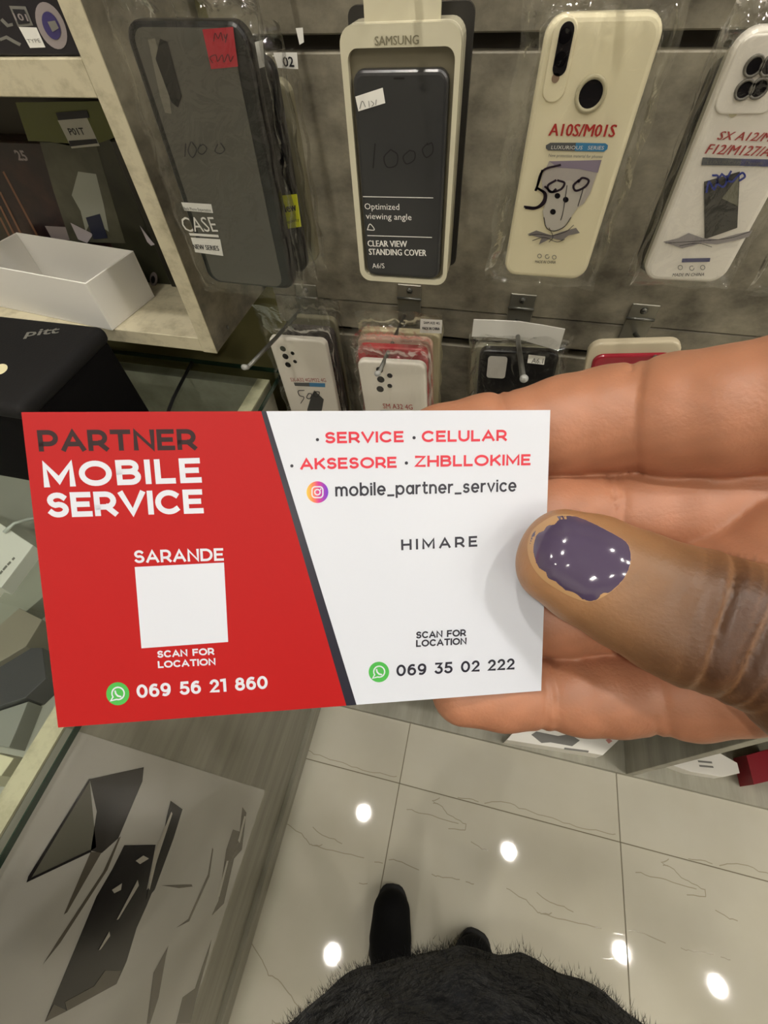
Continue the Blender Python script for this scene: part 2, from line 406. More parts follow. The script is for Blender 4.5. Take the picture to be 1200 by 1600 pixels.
# the print goes on over the rest of the slab, where the photograph does not look
for L in list(vein_lines)[:6]:
    vein_lines.append([(0.594 - x * 0.95, y - 0.52 + 0.3 * x) for x, y in L])
runs = []
for L in vein_lines:
    cur = None; key = None
    for q in L:
        k_ = (math.floor(q[0] / tl_w), math.floor(q[1] / tl_l)); loc = (q[0] - k_[0] * tl_w, q[1] - k_[1] * tl_l)
        if not (0.003 < loc[0] < tl_w - 0.003 and 0.003 < loc[1] < tl_l - 0.003): key = None; continue
        if k_ != key: cur = []; runs.append(cur); key = k_
        if rv.random() < 0.88: cur.append(loc)
vein_lines = [L for L in runs if len(L) > 1]
tile_me = box_me('tile', 0.0011, tl_w - 0.0011, 0.0011, tl_l - 0.0011, -0.012, 0.0, 0.0008)
tile_me.materials.append(TILE)
vein_me = None
for iy in range(-3, 2):
    for ix in range(-6, 8):
        x = ox + ix * tl_w; y = oy - 1.2 + 0.0 + iy * tl_l + (1.2 - tl_l)
        if x + tl_w < RX0 or x > RX1 or y > WY or y + tl_l < RY0: continue
        t = link('tile', tile_me, None, floor); t.location = (x, y, 0)
        if vein_me is None:
            vn = flat('vein', VEIN, stroke_polys(vein_lines, 0.0021, False), 0.00025, t); vein_me = vn.data
        else: link('vein', vein_me, None, t)
struct(box('wall_back', OLIVE, RX0 - .1, RX1 + .1, WY, WY + 0.1, 0, RZ))
struct(box('wall_left', WHITE, RX0 - 0.1, RX0, RY0, WY, 0, RZ))
struct(box('wall_right', WHITE, RX1, RX1 + 0.1, RY0, WY, 0, RZ))
struct(box('wall_rear', WHITE, RX0 - .1, RX1 + .1, RY0 - 0.1, RY0, 0, RZ))
struct(box('ceiling', CEIL, RX0 - .1, RX1 + .1, RY0 - .1, WY + .1, RZ, RZ + 0.1))

# ceiling downlights: first listed found from their glints on the floor, later ones added to even the light
LAMP = mat('lamp_diffuser', (255, 250, 240), 0.5, emit=(LAMP_COLOR, LAMP_STRENGTH))
RIM = mat('lamp_rim', (235, 235, 232), 0.4)
def ring_me(name, r0, r1, z0, z1, n=32):
    v = []; f = []
    for (r, z) in ((r1, z1), (r1, z0), (r0, z0), (r0, z1)): v += [(r * math.cos(2 * math.pi * i / n), r * math.sin(2 * math.pi * i / n), z) for i in range(n)]
    for k in range(4):
        for i in range(n): j = (i + 1) % n; f.append((k * n + i, k * n + j, ((k + 1) % 4) * n + j, ((k + 1) % 4) * n + i))
    return mesh_from(name, v, f)
rim_me = ring_me('lamp_rim', 0.05, 0.064, -0.012, 0.004); rim_me.materials.append(RIM)
dif_me = mesh_from('lamp_diffuser', [(0.051 * math.cos(2 * math.pi * i / 32), 0.051 * math.sin(2 * math.pi * i / 32), -0.004) for i in range(32)] + [(0.051 * math.cos(2 * math.pi * i / 32), 0.051 * math.sin(2 * math.pi * i / 32), 0.003) for i in range(32)],
                    [tuple(range(31, -1, -1)), tuple(range(32, 64))] + [(i, (i + 1) % 32, 32 + (i + 1) % 32, 32 + i) for i in range(32)])
dif_me.materials.append(LAMP)
for (x, y) in [(-0.384, 0.07), (0.885, 0.087), (1.754, -0.339), (2.416, -0.365), (-0.39, -0.86), (-1.9, -1.3), (-1.3, -2.6), (0.4, -2.2), (1.6, -1.9), (2.9, -1.7), (3.6, -0.5)]:
    e = empty('ceiling_downlight', loc=(x, y, RZ - 0.003))
    tag(e, 'round white recessed ceiling downlight, of a set partly placed by glints and partly added', 'ceiling light', 'ceiling downlights')
    link('lamp_rim', rim_me, None, e); link('lamp_diffuser', dif_me, None, e)

# ------------------------------------------------------------------ slat wall
sw = empty('slat_wall_panel', loc=(0.5, SLY + 0.012, 0.62))
tag(sw, 'grey concrete-look slatwall of horizontal boards carrying the phone case hooks', 'wall panel')
SX0, SX1 = -0.322, 2.2
zg = 1.398; per = 0.310
for k in range(-3, 3):
    z0 = zg + k * per                                    # dark groove just under each narrow strip
    top = min(z0 + 0.006 + 0.044, 2.3)
    wbox('slat_strip', LAM, SX0, SX1, SLY + 0.001, SLY + 0.018, z0 + 0.006, z0 + 0.048, sw, 0.0012)
    wbox('slat_board', LAM, SX0, SX1, SLY, SLY + 0.018, z0 + 0.0492, z0 + per - 0.006, sw, 0.0012)
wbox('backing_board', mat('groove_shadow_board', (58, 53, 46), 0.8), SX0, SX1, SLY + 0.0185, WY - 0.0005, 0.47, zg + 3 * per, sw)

# ------------------------------------------------------------------ hooks
def hook(x, z, tip_y, tip_z, label, plate=True, ps=None):
    e = empty('display_hook', loc=(x, SLY, z)); tag(e, label, 'hook', 'slatwall display hooks')
    if plate:
        sx, sz = ps if ps is not None else (x, z + 0.044)
        wpar(link('mounting_plate', box_me('mounting_plate', sx - 0.0165, sx + 0.0165, SLY - 0.0025, SLY - 0.0003, min(z - 0.008, sz - 0.05), sz + 0.008, 0.0008), mat('plate_steel', (138, 135, 124), 0.35, metal=0.7)), e)
        wpar(tube('plate_lip', STEEL, [(sx - 0.017, SLY - 0.003, sz - 0.011), (sx + 0.017, SLY - 0.003, sz - 0.011)], 0.0018, None, 8), e)
        s = wpar(tube('screw', STEEL, [(sx, SLY - 0.0028, sz), (sx, SLY - 0.0045, sz)], [0.0045, 0.003], None, 14), e)
        tube('screw_slot', BLACK, [(sx - 0.002, SLY - 0.0047, sz), (sx + 0.002, SLY - 0.0047, sz)], 0.0005, s, 6)
    wpar(tube('rod', STEEL, [(x, SLY - 0.001, z), (x, (SLY + tip_y) / 2, (z + tip_z) / 2 - 0.002), (x, tip_y + 0.008, tip_z - 0.002)], 0.0027, None, 12), e)
    wpar(tube('rod_tip', mat('rod_tip_plastic', (150, 150, 146), 0.4), [(x, tip_y + 0.0085, tip_z - 0.0021), (x, tip_y + 0.004, tip_z + 0.001), (x, tip_y, tip_z + 0.004)], [0.0029, 0.0034, 0.0034], None, 12), e)
    return e
HK = {}
for su, sv, tu, tv, ps, lab in [(470, 484, 382, 578, (478, 452), 'grey steel hook above the glass counter, ending free in front of the olive wall'), (632, 492, 589, 588, (640, 453), 'grey steel hook carrying the red and white phone cases in bags'),
                                 (807, 500, 819, 612, (817, 468), 'grey steel hook through the white header of the black phone case bag'), (992, 521, 1030, 566, (1006, 484), 'grey steel hook with bare screwed plate above the red phone case')]:
    s = ony(su, sv, SLY); tp = onx(tu, tv, s[0]); ty = min(max(tp[1], 0.325), 0.5); k = (SLY - ty) / (SLY - tp[1])
    tz = s[2] + (tp[2] - s[2]) * k; pp = ony(*ps, SLY)
    hook(s[0], s[2], ty, tz, lab, True, (pp[0], pp[2]))
for x, lab in ((-0.232, 'grey steel hook carrying the black bagged phone case'), (-0.082, 'grey steel hook carrying the cream boxed standing cover'), (0.04, 'grey steel hook carrying the cream phone case bag with red A10S lettering'), (0.155, 'grey steel hook carrying the stack of white phone cases')):
    hook(x, 1.456, 0.375, 1.463, lab)

# ------------------------------------------------------------------ wall shelf unit
SHY = 0.45
cR = ony(339, 552, SHY); xr = cR[0]; zb = cR[2]; th = 0.0195
sh = empty('wall_shelf_unit', loc=(xr - 0.4, 0.53, zb)); tag(sh, 'cream wood-look open shelf unit on the olive wall', 'shelf unit')
wbox('side_panel', LAM, xr - th, xr, SHY + 0.0015, WY - 0.001, zb, 2.15, sh)
wbox('edge_band', LAMC, xr - th, xr + 0.0002, SHY, SHY + 0.0013, zb - 0.0002, 2.15, sh)
zs = [(zb, zb + th), (1.3865, 1.4115), (1.70, 1.72)]
for a, b in zs: wbox('shelf_board', LAMC, xr - 0.85, xr - th - 0.0003, SHY + 0.0005, WY - 0.014, a, b, sh, 0.0008)
wbox('side_panel', LAMC, xr - 0.87, xr - 0.8505, SHY, WY - 0.001, zb, 2.15, sh, 0.0008)
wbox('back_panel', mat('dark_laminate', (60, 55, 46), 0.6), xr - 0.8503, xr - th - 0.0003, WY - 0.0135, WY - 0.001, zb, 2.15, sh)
sc = wpar(tube('screw_cap', STEEL, [(xr + 0.0002, 0.492, zb + 0.012), (xr + 0.0015, 0.492, zb + 0.012)], 0.0026, None, 12), sh)

# ------------------------------------------------------------------ goods on the shelf
def front_frame(y, x, z): return Frame((x, y, z), (1, 0, 0), (0, 0, 1))
def carton(name, label, cat, x0, x1, y0, y1, z0, z1, m, bev=0.0012):
    fr = front_frame(y0, (x0 + x1) / 2, z0); e = empty(name, fr.matrix()); tag(e, label, cat)
    W = (x1 - x0) / 2
    box('carton', m, -W, W, 0, z1 - z0, -(y1 - y0), 0, e, bev)
    return e, fr
zs1 = zs[1][1]
e, fr = carton('gadget_box', 'black box with round silver seal on the upper shelf', 'box', xr - th - 0.30, xr - th - 0.004, SHY + 0.006, SHY + 0.13, zs1 + 0.0005, zs1 + 0.12, mat('black_box_print', (26, 22, 30), 0.4))
PUR = mat('seal_purple', (58, 50, 104), 0.4); SIL = mat('seal_silver', (150, 140, 140), 0.4); GRY = mat('print_grey', (120, 118, 112), 0.5)
zf = 0.0004
child_flat('seal', SIL, fr, e, [[(80 + 22 * math.cos(a) * 1.0 + 12 * math.sin(a), 40 + 37 * math.sin(a)) for a in np.linspace(0, 6.28, 28)[:-1]]], zf)
child_flat('seal_centre', PUR, fr, e, [[(80 + 13 * math.cos(a) + 7 * math.sin(a), 40 + 22 * math.sin(a)) for a in np.linspace(0, 6.28, 24)[:-1]]], zf * 2)
child_flat('seal_mark', GRY, fr, e, [[(74, 34), (86, 32), (92, 44), (82, 50), (78, 42)]], zf * 3)
child_flat('badge', GRY, fr, e, [[(14, 9), (40, 10), (52, 40), (28, 42)]], zf)
child_flat('badge_inner', INK, fr, e, [[(19, 14), (38, 15), (47, 36), (29, 38)]], zf * 2)
font_text('badge_lettering', SIL, '101', fr, (24, 31), (45, 33), (21, 20), zf * 3, e, 0.02)
child_flat('white_label', INKW, fr, e, [[(29, 42), (57, 43), (71, 74), (47, 75)]], zf)
font_text('label_lettering', GRY, 'TYPE', fr, (44, 67), (64, 66), (42, 61), zf * 2, e)
child_flat('picture_marks', GRY, fr, e, stroke_polys([[(2, 30), (12, 40), (20, 38)], [(0, 62), (10, 58), (24, 66), (32, 70)]], 5, False), zf)

zl = zb + th
DKR = mat('dark_red_print', (34, 20, 24), 0.35, noise=((70, 40, 34), 14, (1, 1, .5), 5, 0.45, 0.75))
e, fr = carton('accessory_pack', 'dark red and black gadget packet standing behind the white tray', 'packet', xr - 0.36, xr - 0.198, 0.575, 0.605, zl + 0.0004, zl + 0.165, DKR)
font_text('lettering', SIL, '25', fr, (29, 250), (45, 251), (24, 234), zf, e, 0.03)
child_flat('grey_label', SIL, fr, e, [[(70, 353), (108, 355), (118, 375), (82, 375)]], zf)
child_flat('edge_stripes', mat('print_brown', (120, 84, 62), 0.4), fr, e, stroke_polys([[(0, 300), (36, 372)], [(0, 322), (26, 374)], [(0, 340), (16, 372)], [(5, 268), (60, 372)]], 3, False), zf)
GRN = mat('green_pack_print', (88, 92, 30), 0.35)
OLV = mat('olive_pack_print', (52, 52, 38), 0.3, noise=((30, 29, 25), 12, (1, 1, .4), 5, 0.4, 0.7))
bx0 = ony(24, 190, 0.57)[0]; bx1 = ony(186, 250, 0.57)[0]
e, fr = carton('earphone_pack', 'green and black gadget packet with white label leaning behind the white tray', 'packet', max(bx0, xr - 0.196), bx1, 0.57, 0.60, zl + 0.0004, zl + 0.18, OLV)
child_flat('green_band', GRN, fr, e, [[(24, 160), (166, 158), (182, 214), (130, 232), (80, 222), (44, 220)]], zf)
child_flat('picture', mat('pack_picture_grey', (92, 90, 74), 0.4, noise=((58, 58, 48), 12, (1, 1, 1), 4, .35, .7)), fr, e, [[(62, 222), (150, 226), (196, 380), (110, 378), (84, 300)]], zf)
child_flat('pictured_earphone', mat('pack_picture_pale', (150, 152, 140), 0.4), fr, e, [[(112, 305), (122, 268), (150, 272), (162, 320), (170, 362), (154, 352), (140, 350), (134, 362), (126, 330)]], zf * 2)
child_flat('pictured_shadow', mat('pack_picture_blue', (38, 42, 62), 0.4), fr, e, [[(134, 340), (156, 334), (168, 372), (146, 374)]], zf * 3)
child_flat('white_label', mat('label_paper', (186, 184, 174), 0.5), fr, e, [[(90, 188), (136, 184), (156, 228), (112, 232)]], zf * 2)
child_flat('label_band', INK, fr, e, [[(87, 176), (136, 172), (140, 184), (91, 188)], [(107, 220), (150, 217), (153, 224), (110, 229)]], zf * 3)
font_text('label_lettering', INK, 'P01T', fr, (110, 211), (134, 210), (106, 200), zf * 3, e, 0.02)
child_flat('white_corner', mat('label_lilac', (180, 172, 176), 0.4), fr, e, [[(110, 348), (146, 366), (136, 380), (122, 374)]], zf * 3)
e, fr = carton('cable_pack', 'dark olive gadget packet beside the side panel of the shelf', 'packet', bx1 + 0.002, xr - th - 0.003, 0.565, 0.60, zl + 0.0004, zl + 0.172, mat('brown_pack_print', (48, 46, 38), 0.3, noise=((26, 25, 22), 10, (1, 1, .4), 5, 0.4, 0.7)))
child_flat('green_corner', mat('pack_lime', (92, 98, 30), 0.4), fr, e, [[(168, 185), (190, 190), (180, 214), (174, 210)]], zf)
child_flat('lilac_corner', MATS['label_lilac'], fr, e, [[(218, 352), (238, 378), (242, 382), (236, 384), (230, 378)]], zf)
child_flat('round_logo', SIL, fr, e, [[(240 + 6 * math.cos(a), 436 + 11 * math.sin(a)) for a in np.linspace(0, 6.28, 20)[:-1]]], zf)
child_flat('round_logo_centre', INK, fr, e, [[(239 + 3.4 * math.cos(a), 437 + 6 * math.sin(a)) for a in np.linspace(0, 6.28, 20)[:-1]]], zf * 2)

# white open tray
a = onz(176, 517, zl); b = onz(242, 464, zl); wdir = b - a; dep = np.linalg.norm(wdir); ey = wdir / dep; ex = np.array([ey[1], -ey[0], 0])
ft = Frame(a, ex, (0, 0, 1)); topz = ft.pix(134, 444)[1]
tray = empty('open_box', Matrix.Translation(a + np.array([0, 0, 0.0006])) @ Matrix((ex, ey, (0, 0, 1))).transposed().to_4x4())
tag(tray, 'white open cardboard box tray on the lower shelf', 'box')
TH = max(0.035, min(0.065, topz)); TW = 0.21; td = min(dep, 0.115); tk = 0.0022
box('bottom', PAPER, -TW, 0, 0, td, 0, tk, tray)
box('wall', PAPER, -TW, 0, 0, tk, tk, TH, tray, 0.0005); box('wall', PAPER, -TW, 0, td - tk, td, tk, TH, tray, 0.0005)
box('wall', PAPER, -tk, 0, tk, td - tk, tk, TH, tray, 0.0005); box('wall', PAPER, -TW, -TW + tk, tk, td - tk, tk, TH, tray, 0.0005)
ph = link('black_phone', box_me('black_phone', -TW + 0.03, -0.06, 0.012, td - 0.03, 0, 0.012, 0.003, 2), BLACK)
ph.matrix_world = tray.matrix_basis @ Matrix.Translation((0, 0, tk + 0.0003)); tag(ph, 'flat black phone lying inside the white open tray', 'phone')

# ------------------------------------------------------------------ glass counter
CZ = 1.04; CX = -0.330; GX = -0.313; CY1 = 0.552; CY0 = -1.9; CXL = -1.05
GLASS = film('clear_glass', (0.90, 0.95, 0.92), 0.05, 0.015, 2.0, 0.0)
GEDGE = mat('glass_edge_green', (30, 52, 42), 0.15)
ct = empty('display_counter', loc=((CX + CXL) / 2, -0.6, 0)); tag(ct, 'glass-topped display counter with grey wooden front', 'counter')
wbox('front_panel', LAMG, CX - 0.02, CX, CY0, CY1 - 0.02, 0.07, CZ - 0.0085, ct, 0.0006)
wbox('front_rail', LAMC, CX - 0.0205, CX + 0.0003, CY0, CY1 - 0.02, CZ - 0.011, CZ - 0.0082, ct)
wbox('plinth', LAMG, CXL, CX + 0.012, CY0, CY1 - 0.03, 0.0, 0.07, ct, 0.0006)
wbox('end_panel', LAMG, CXL + 0.02, CX - 0.0205, CY1 - 0.04, CY1 - 0.02, 0.07, CZ - 0.0085, ct)
wbox('end_panel', LAMG, CXL + 0.02, CX - 0.0205, CY0, CY0 + 0.02, 0.07, CZ - 0.0085, ct)
wbox('rear_panel', LAMG, CXL, CXL + 0.0195, CY0, CY1 - 0.02, 0.07, CZ - 0.0085, ct)
wbox('inner_shelf', mat('inner_shelf_white', (170, 168, 158), 0.4), CXL + 0.021, CX - 0.021, CY0 + 0.021, CY1 - 0.042, 0.80, 0.815, ct)
gt = wpar(link('glass_top', mesh_from('glass_top', [(CXL - 0.01, CY0 - 0.01, CZ), (GX, CY0 - 0.01, CZ), (GX, CY1, CZ), (CXL - 0.01, CY1, CZ)], [(0, 1, 2, 3)]), GLASS), ct)
gl = 0.008
for (x0, x1, y0, y1) in ((GX - 0.0012, GX, CY0 - 0.01, CY1), (CXL - 0.01, GX - 0.0012, CY1 - 0.0012, CY1), (CXL - 0.01, CXL - 0.0088, CY0 - 0.01, CY1 - .0013), (CXL - 0.0087, GX - 0.0013, CY0 - 0.01, CY0 - 0.0088)):
    link('glass_edge', box_me('glass_edge', x0, x1, y0, y1, CZ - gl, CZ - 0.0002), GEDGE, gt)
# printed poster on the counter front
pf = Frame((CX + 0.0006, -0.3, 0.68), (0, 1, 0), (0, 0, 1))
pt = empty('counter_poster', pf.matrix()); tag(pt, 'grey glossy poster of dark phones stuck on the counter front', 'poster')
P0 = pf.pix(118, 1142); P1 = pf.pix(409, 1233); P2 = pf.pix(301, 1600)
xe = (P0[0] + P1[0]) / 2; zt = CZ - 0.0115 - 0.68; zbm = (P1[1] + P2[1]) / 2
POST = mat('poster_grey', (198, 196, 190), 0.16, noise=((170, 168, 160), 2.2, (1, 1, 1), 2, 0.35, 0.7))
link('sheet', mesh_from('sheet', [(-0.75, zbm, 0), (xe, zbm, 0), (xe, zt, 0), (-0.75, zt, 0)], [(0, 1, 2, 3)]), POST, pt)
D1 = mat('poster_dark', (40, 36, 34), 0.2); D2 = mat('poster_black', (24, 21, 24), 0.2); D3 = mat('poster_mid', (104, 103, 92), 0.2); D4 = mat('poster_shade', (92, 86, 76), 0.22); D5 = mat('poster_light', (188, 184, 174), 0.2)
def pc(x, y): return (x / 2.857, 1100 + y / 2.857)
def pz(name, m, polys, z): return child_flat(name, m, pf, pt, [[pc(*q) for q in P] for P in polys], z)
zz = 0.0003
pz('pictured_screen', D3, [[(118, 797), (400, 335), (430, 640), (405, 655)]], zz)
pz('pictured_laptop', D1, [[(400, 335), (642, 282), (636, 345), (528, 600), (455, 665), (405, 655), (432, 480)]], zz)
pz('pictured_screen_edge', D2, [[(118, 797), (126, 770), (398, 335), (408, 333), (140, 775), (404, 650), (408, 660)]], 2 * zz)
pz('pictured_legs', D4, [[(405, 660), (455, 660), (300, 930), (285, 940)], [(528, 600), (540, 590), (480, 740), (270, 1065), (190, 1165), (262, 1050), (460, 750)]], zz)
pz('pictured_stand', D2, [[(555, 630), (695, 628), (655, 830), (700, 790), (655, 900), (610, 1000), (565, 1150), (520, 1250), (300, 1370), (200, 1420), (240, 1320), (430, 860), (500, 740)]], zz)
pz('pictured_stand_foot', D4, [[(300, 1370), (520, 1250), (540, 1190), (470, 1190), (420, 1260), (290, 1330)], [(200, 1420), (240, 1340), (300, 1370)]], 2 * zz)
pz('pictured_phone', D2, [[(762, 432), (815, 470), (775, 600), (690, 830), (655, 872), (660, 830), (720, 640), (745, 500)]], 2 * zz)
pz('pictured_glints', D5, [[(690, 660), (765, 480), (770, 490), (700, 700), (668, 830), (662, 820)], [(520, 965), (615, 785), (620, 810), (530, 960)], [(440, 1100), (488, 1015), (492, 1035), (450, 1095)], [(500, 830), (545, 800), (540, 830), (510, 845)], [(606, 700), (640, 676), (665, 690), (625, 715)]], 3 * zz)
pz('pictured_line', D4, [[(720, 810), (855, 805), (860, 815), (800, 822)], [(948, 640), (952, 650), (935, 770), (865, 925), (845, 970), (785, 1000), (840, 960), (858, 920), (928, 760)]], zz)
pz('pictured_side_phone', D4, [[(1082, 460), (1100, 485), (1080, 650), (1045, 690), (1000, 890), (945, 945), (975, 880), (1010, 650), (1040, 560), (1070, 570)], [(752, 1078), (740, 1130), (708, 1310), (670, 1428), (655, 1428), (685, 1200)], [(945, 1050), (930, 1120), (880, 1300), (850, 1428), (785, 1428), (815, 1310), (870, 1270), (900, 1180)]], zz)
pz('pictured_side_glints', D5, [[(1090, 500), (1098, 502), (1070, 620), (1062, 610)], [(1012, 700), (1020, 700), (980, 860), (970, 860)]], 2 * zz)

# black cable on the counter
cp = [onz(u, v, CZ + 0.003) for u, v in ((300, 566), (291, 583), (280, 604), (271, 622), (264, 640), (258, 660), (236, 700))]
tag(tube('cable', BLACK, cp, 0.0026), 'thin black cable lying across the glass counter', 'cable')

# goods under the glass
def under(name, label, cat, px_pts, zt_, hgt, m, group=None):
    pts = [onz(u, v, zt_) for u, v in px_pts]; c = np.mean(pts, 0)
    e = empty(name, loc=(c[0], c[1], zt_ - hgt)); tag(e, label, cat, group)
    poly = [(p[0] - c[0], p[1] - c[1]) for p in pts]
    ar = sum(poly[i][0] * poly[(i + 1) % len(poly)][1] - poly[(i + 1) % len(poly)][0] * poly[i][1] for i in range(len(poly)))
    if ar < 0: poly = poly[::-1]
    slab('carton', m, poly, 0, hgt, e, 0.0012)
    return e, Frame((c[0], c[1], zt_), (1, 0, 0), (0, 1, 0)), hgt
BL = mat('blister_grey', (150, 150, 138), 0.25); DKG = mat('dark_device', (70, 70, 74), 0.3)
zc = 0.8155
e, fr, hh = under('carton_box', 'white carton with small print under the counter glass', 'box', [(-60, 790), (-8, 812), (52, 852), (2, 918), (-70, 900)], zc + 0.06, 0.06, PAPER)
t_ = flat('small_print', GRY, [[fr.pix(*q_) for q_ in P_] for P_ in stroke_polys([[(0, 897), (4, 892)], [(5, 891), (11, 884)], [(12, 883), (17, 878)], [(19.5, 875), (23, 871.5)]], 3.4, False)], 0.0604, e)
under('blister_pack', 'clear grey blister pack beside the white carton under the glass', 'packet', [(6, 925), (56, 856), (66, 880), (70, 930), (0, 990), (-20, 960)], zc + 0.035, 0.035, BL)
under('device_box', 'brownish flat box under the counter glass', 'box', [(-10, 985), (30, 950), (66, 968), (40, 1010), (-10, 1040)], zc + 0.05, 0.05, mat('box_brown_grey', (140, 132, 118), 0.4))
under('charger_device', 'dark grey device under the counter glass beside the brownish box', 'device', [(-20, 1030), (20, 1012), (66, 1012), (72, 1060), (40, 1090), (-20, 1110)], zc + 0.04, 0.04, DKG)
under('flat_packet', 'small cream packet at the counter rail under the glass', 'packet', [(-30, 1170), (22, 1184), (2, 1212), (-30, 1225)], zc + 0.12, 0.12, mat('packet_cream', (222, 214, 184), 0.4))
under('grey_packet', 'mid grey packet under the glass beside the cream packet', 'packet', [(-30, 1120), (44, 1096), (30, 1130), (14, 1168), (-30, 1160)], zc + 0.03, 0.03, mat('packet_grey', (146, 146, 140), 0.4))
tag(tube('adapter_cord', mat('pale_cord', (196, 198, 192), 0.3), [onz(u, v, zc + 0.066) for u, v in ((6, 832), (22, 818), (44, 811), (64, 808))], 0.003), 'pale looped cord under the counter glass', 'cord')

# black fabric case on the counter
zt2 = 1.19
q0 = onz(164, 508, zt2); q1 = onz(28, 630, zt2)
xb = (q0[0] + q1[0]) / 2; yb = q0[1]; yf = onz(15, 752, CZ)[1]
bg = empty('fabric_case', loc=(xb - 0.12, (yb + yf) / 2, CZ + 0.0008)); tag(bg, 'black soft fabric case standing on the glass counter', 'case')
FAB = mat('black_fabric', (9, 8, 9), 0.9, spec=0.12, bump=(400, 0.25, 0.001))
FABT = mat('black_fabric_lid', (24, 23, 24), 0.75, spec=0.25, bump=(400, 0.25, 0.001))
hb = zt2 - CZ
def soft(name, m, x0, x1, y0, y1, z0, z1, bev, parent):
    o = link(name, box_me(name, x0, x1, y0, y1, z0, z1, bev, 5), m); o.data.polygons.foreach_set('use_smooth', [True] * len(o.data.polygons)); wpar(o, parent); return o
soft('body', FAB, xb - 0.26, xb, yf, yb, CZ + 0.001, zt2 - 0.012, 0.014, bg)
ld = soft('lid', FABT, xb - 0.262, xb + 0.002, yf - 0.002, yb + 0.001, zt2 - 0.022, zt2, 0.010, bg)
lf = Frame((xb - 0.12, (yb + yf) / 2, zt2 + 0.0006), (1, 0, 0), (0, 1, 0))
t_ = font_text('lettering', mat('dull_grey_print', (120, 118, 112), 0.5), 'pitt', lf, (38, 526), (91, 520), (40, 516), 0.0, None, 0.02)
t_.matrix_world = lf.matrix(); wpar(t_, bg)
em = flat('pale_badge', mat('badge_cream', (236, 226, 186), 0.4), [[lf.pix(0 + 12 * math.cos(a), 577 + 8 * math.sin(a) - 3 * math.cos(a)) for a in np.linspace(0, 6.28, 20)[:-1]]], 0.0)
em.matrix_world = lf.matrix(); wpar(em, bg)

# ------------------------------------------------------------------ low cubby unit along the wall
BY = 0.272
bu = empty('low_shelf_unit', loc=(0.6, 0.43, 0)); tag(bu, 'low grey open cubby unit standing on the tiles under the slatwall', 'shelf unit')
xd = onz(975, 1212, 0.01)[0]
BTOP = 0.62
xs = [-0.300, xd, xd + 0.60, xd + 1.2]
wbox('base_board', LAMG, xs[0], xs[-1], BY, SLY - 0.001, 0.004, 0.024, bu, 0.0008)
wbox('plinth_strip', mat('plinth_dark', (88, 84, 72), 0.5), xs[0], xs[-1], BY + 0.002, BY + 0.02, 0.0, 0.0038, bu)
for x in xs: wbox('divider', LAMG, x, x + 0.018, BY, SLY - 0.001, 0.0242, BTOP, bu, 0.0008)
wbox('back_board', LAMG, xs[0] + 0.0182, xs[-1] - 0.0002, SLY - 0.012, SLY - 0.001, 0.0242, 0.46, bu)
for i in range(3): wbox('cubby_shelf', LAMG, xs[i] + 0.0182, xs[i + 1] - 0.0002, BY + 0.10, SLY - 0.0122, 0.32, 0.338, bu)
wbox('top_board', LAMG, xs[0], xs[-1] + 0.018, BY, SLY - 0.001, BTOP + 0.0002, BTOP + 0.02, bu, 0.0008)

def floor_carton(name, label, px, ztop, hgt, m, cat='box'):
    pts = [onz(u, v, ztop) for u, v in px]; c = np.mean(pts, 0); e = empty(name, loc=(c[0], c[1], ztop - hgt)); tag(e, label, cat)
    poly = [(p[0] - c[0], p[1] - c[1]) for p in pts]
    ar = sum(poly[i][0] * poly[(i + 1) % len(poly)][1] - poly[(i + 1) % len(poly)][0] * poly[i][1] for i in range(len(poly)))
    if ar < 0: poly = poly[::-1]
    slab('carton', m, poly, 0, hgt, e, 0.001)
    return e, Frame((c[0], c[1], ztop), (1, 0, 0), (0, 1, 0))
zq = 0.0245
e, fr = floor_carton('product_box', 'white box with grey gadget picture in the low cubby', [(792, 1156), (942, 1180), (977, 1146), (826, 1118)], zq + 0.055, 0.055, PAPER)
def on_top(nm, m, px, z): o = flat(nm, m, [[fr.pix(*q) for q in px]], z, e); return o
on_top('gadget_picture', mat('picture_grey', (112, 110, 106), 0.4), [(830, 1148), (838, 1143), (872, 1150), (890, 1147), (906, 1157), (894, 1166), (860, 1160), (846, 1161)], 0.0555)
on_top('print_line', GRY, [(882, 1168), (920, 1173), (919, 1176), (881, 1171)], 0.0555)
on_top('red_mark', mat('print_pink', (196, 132, 124), 0.4), [(946, 1156), (952, 1154), (957, 1158), (951, 1162)], 0.0555)
e, fr = floor_carton('router_box', 'white moulded pack lying in the low cubby beside the divider', [(1052, 1196), (1082, 1180), (1120, 1174), (1152, 1192), (1156, 1208), (1130, 1214), (1080, 1206)], zq + 0.045, 0.045, PAPER, 'packet')
on_top('vent_marks', GRY, [(1090, 1188), (1112, 1190), (1113, 1193), (1091, 1191)], 0.0455)
on_top('vent_marks', GRY, [(1092, 1195), (1114, 1197), (1115, 1200), (1093, 1198)], 0.0455)
e, fr = floor_carton('red_carton', 'deep red box at the floor of the low cubby', [(1166, 1180), (1210, 1168), (1225, 1215), (1178, 1226)], zq + 0.06, 0.06, mat('red_box', (138, 28, 40), 0.35))

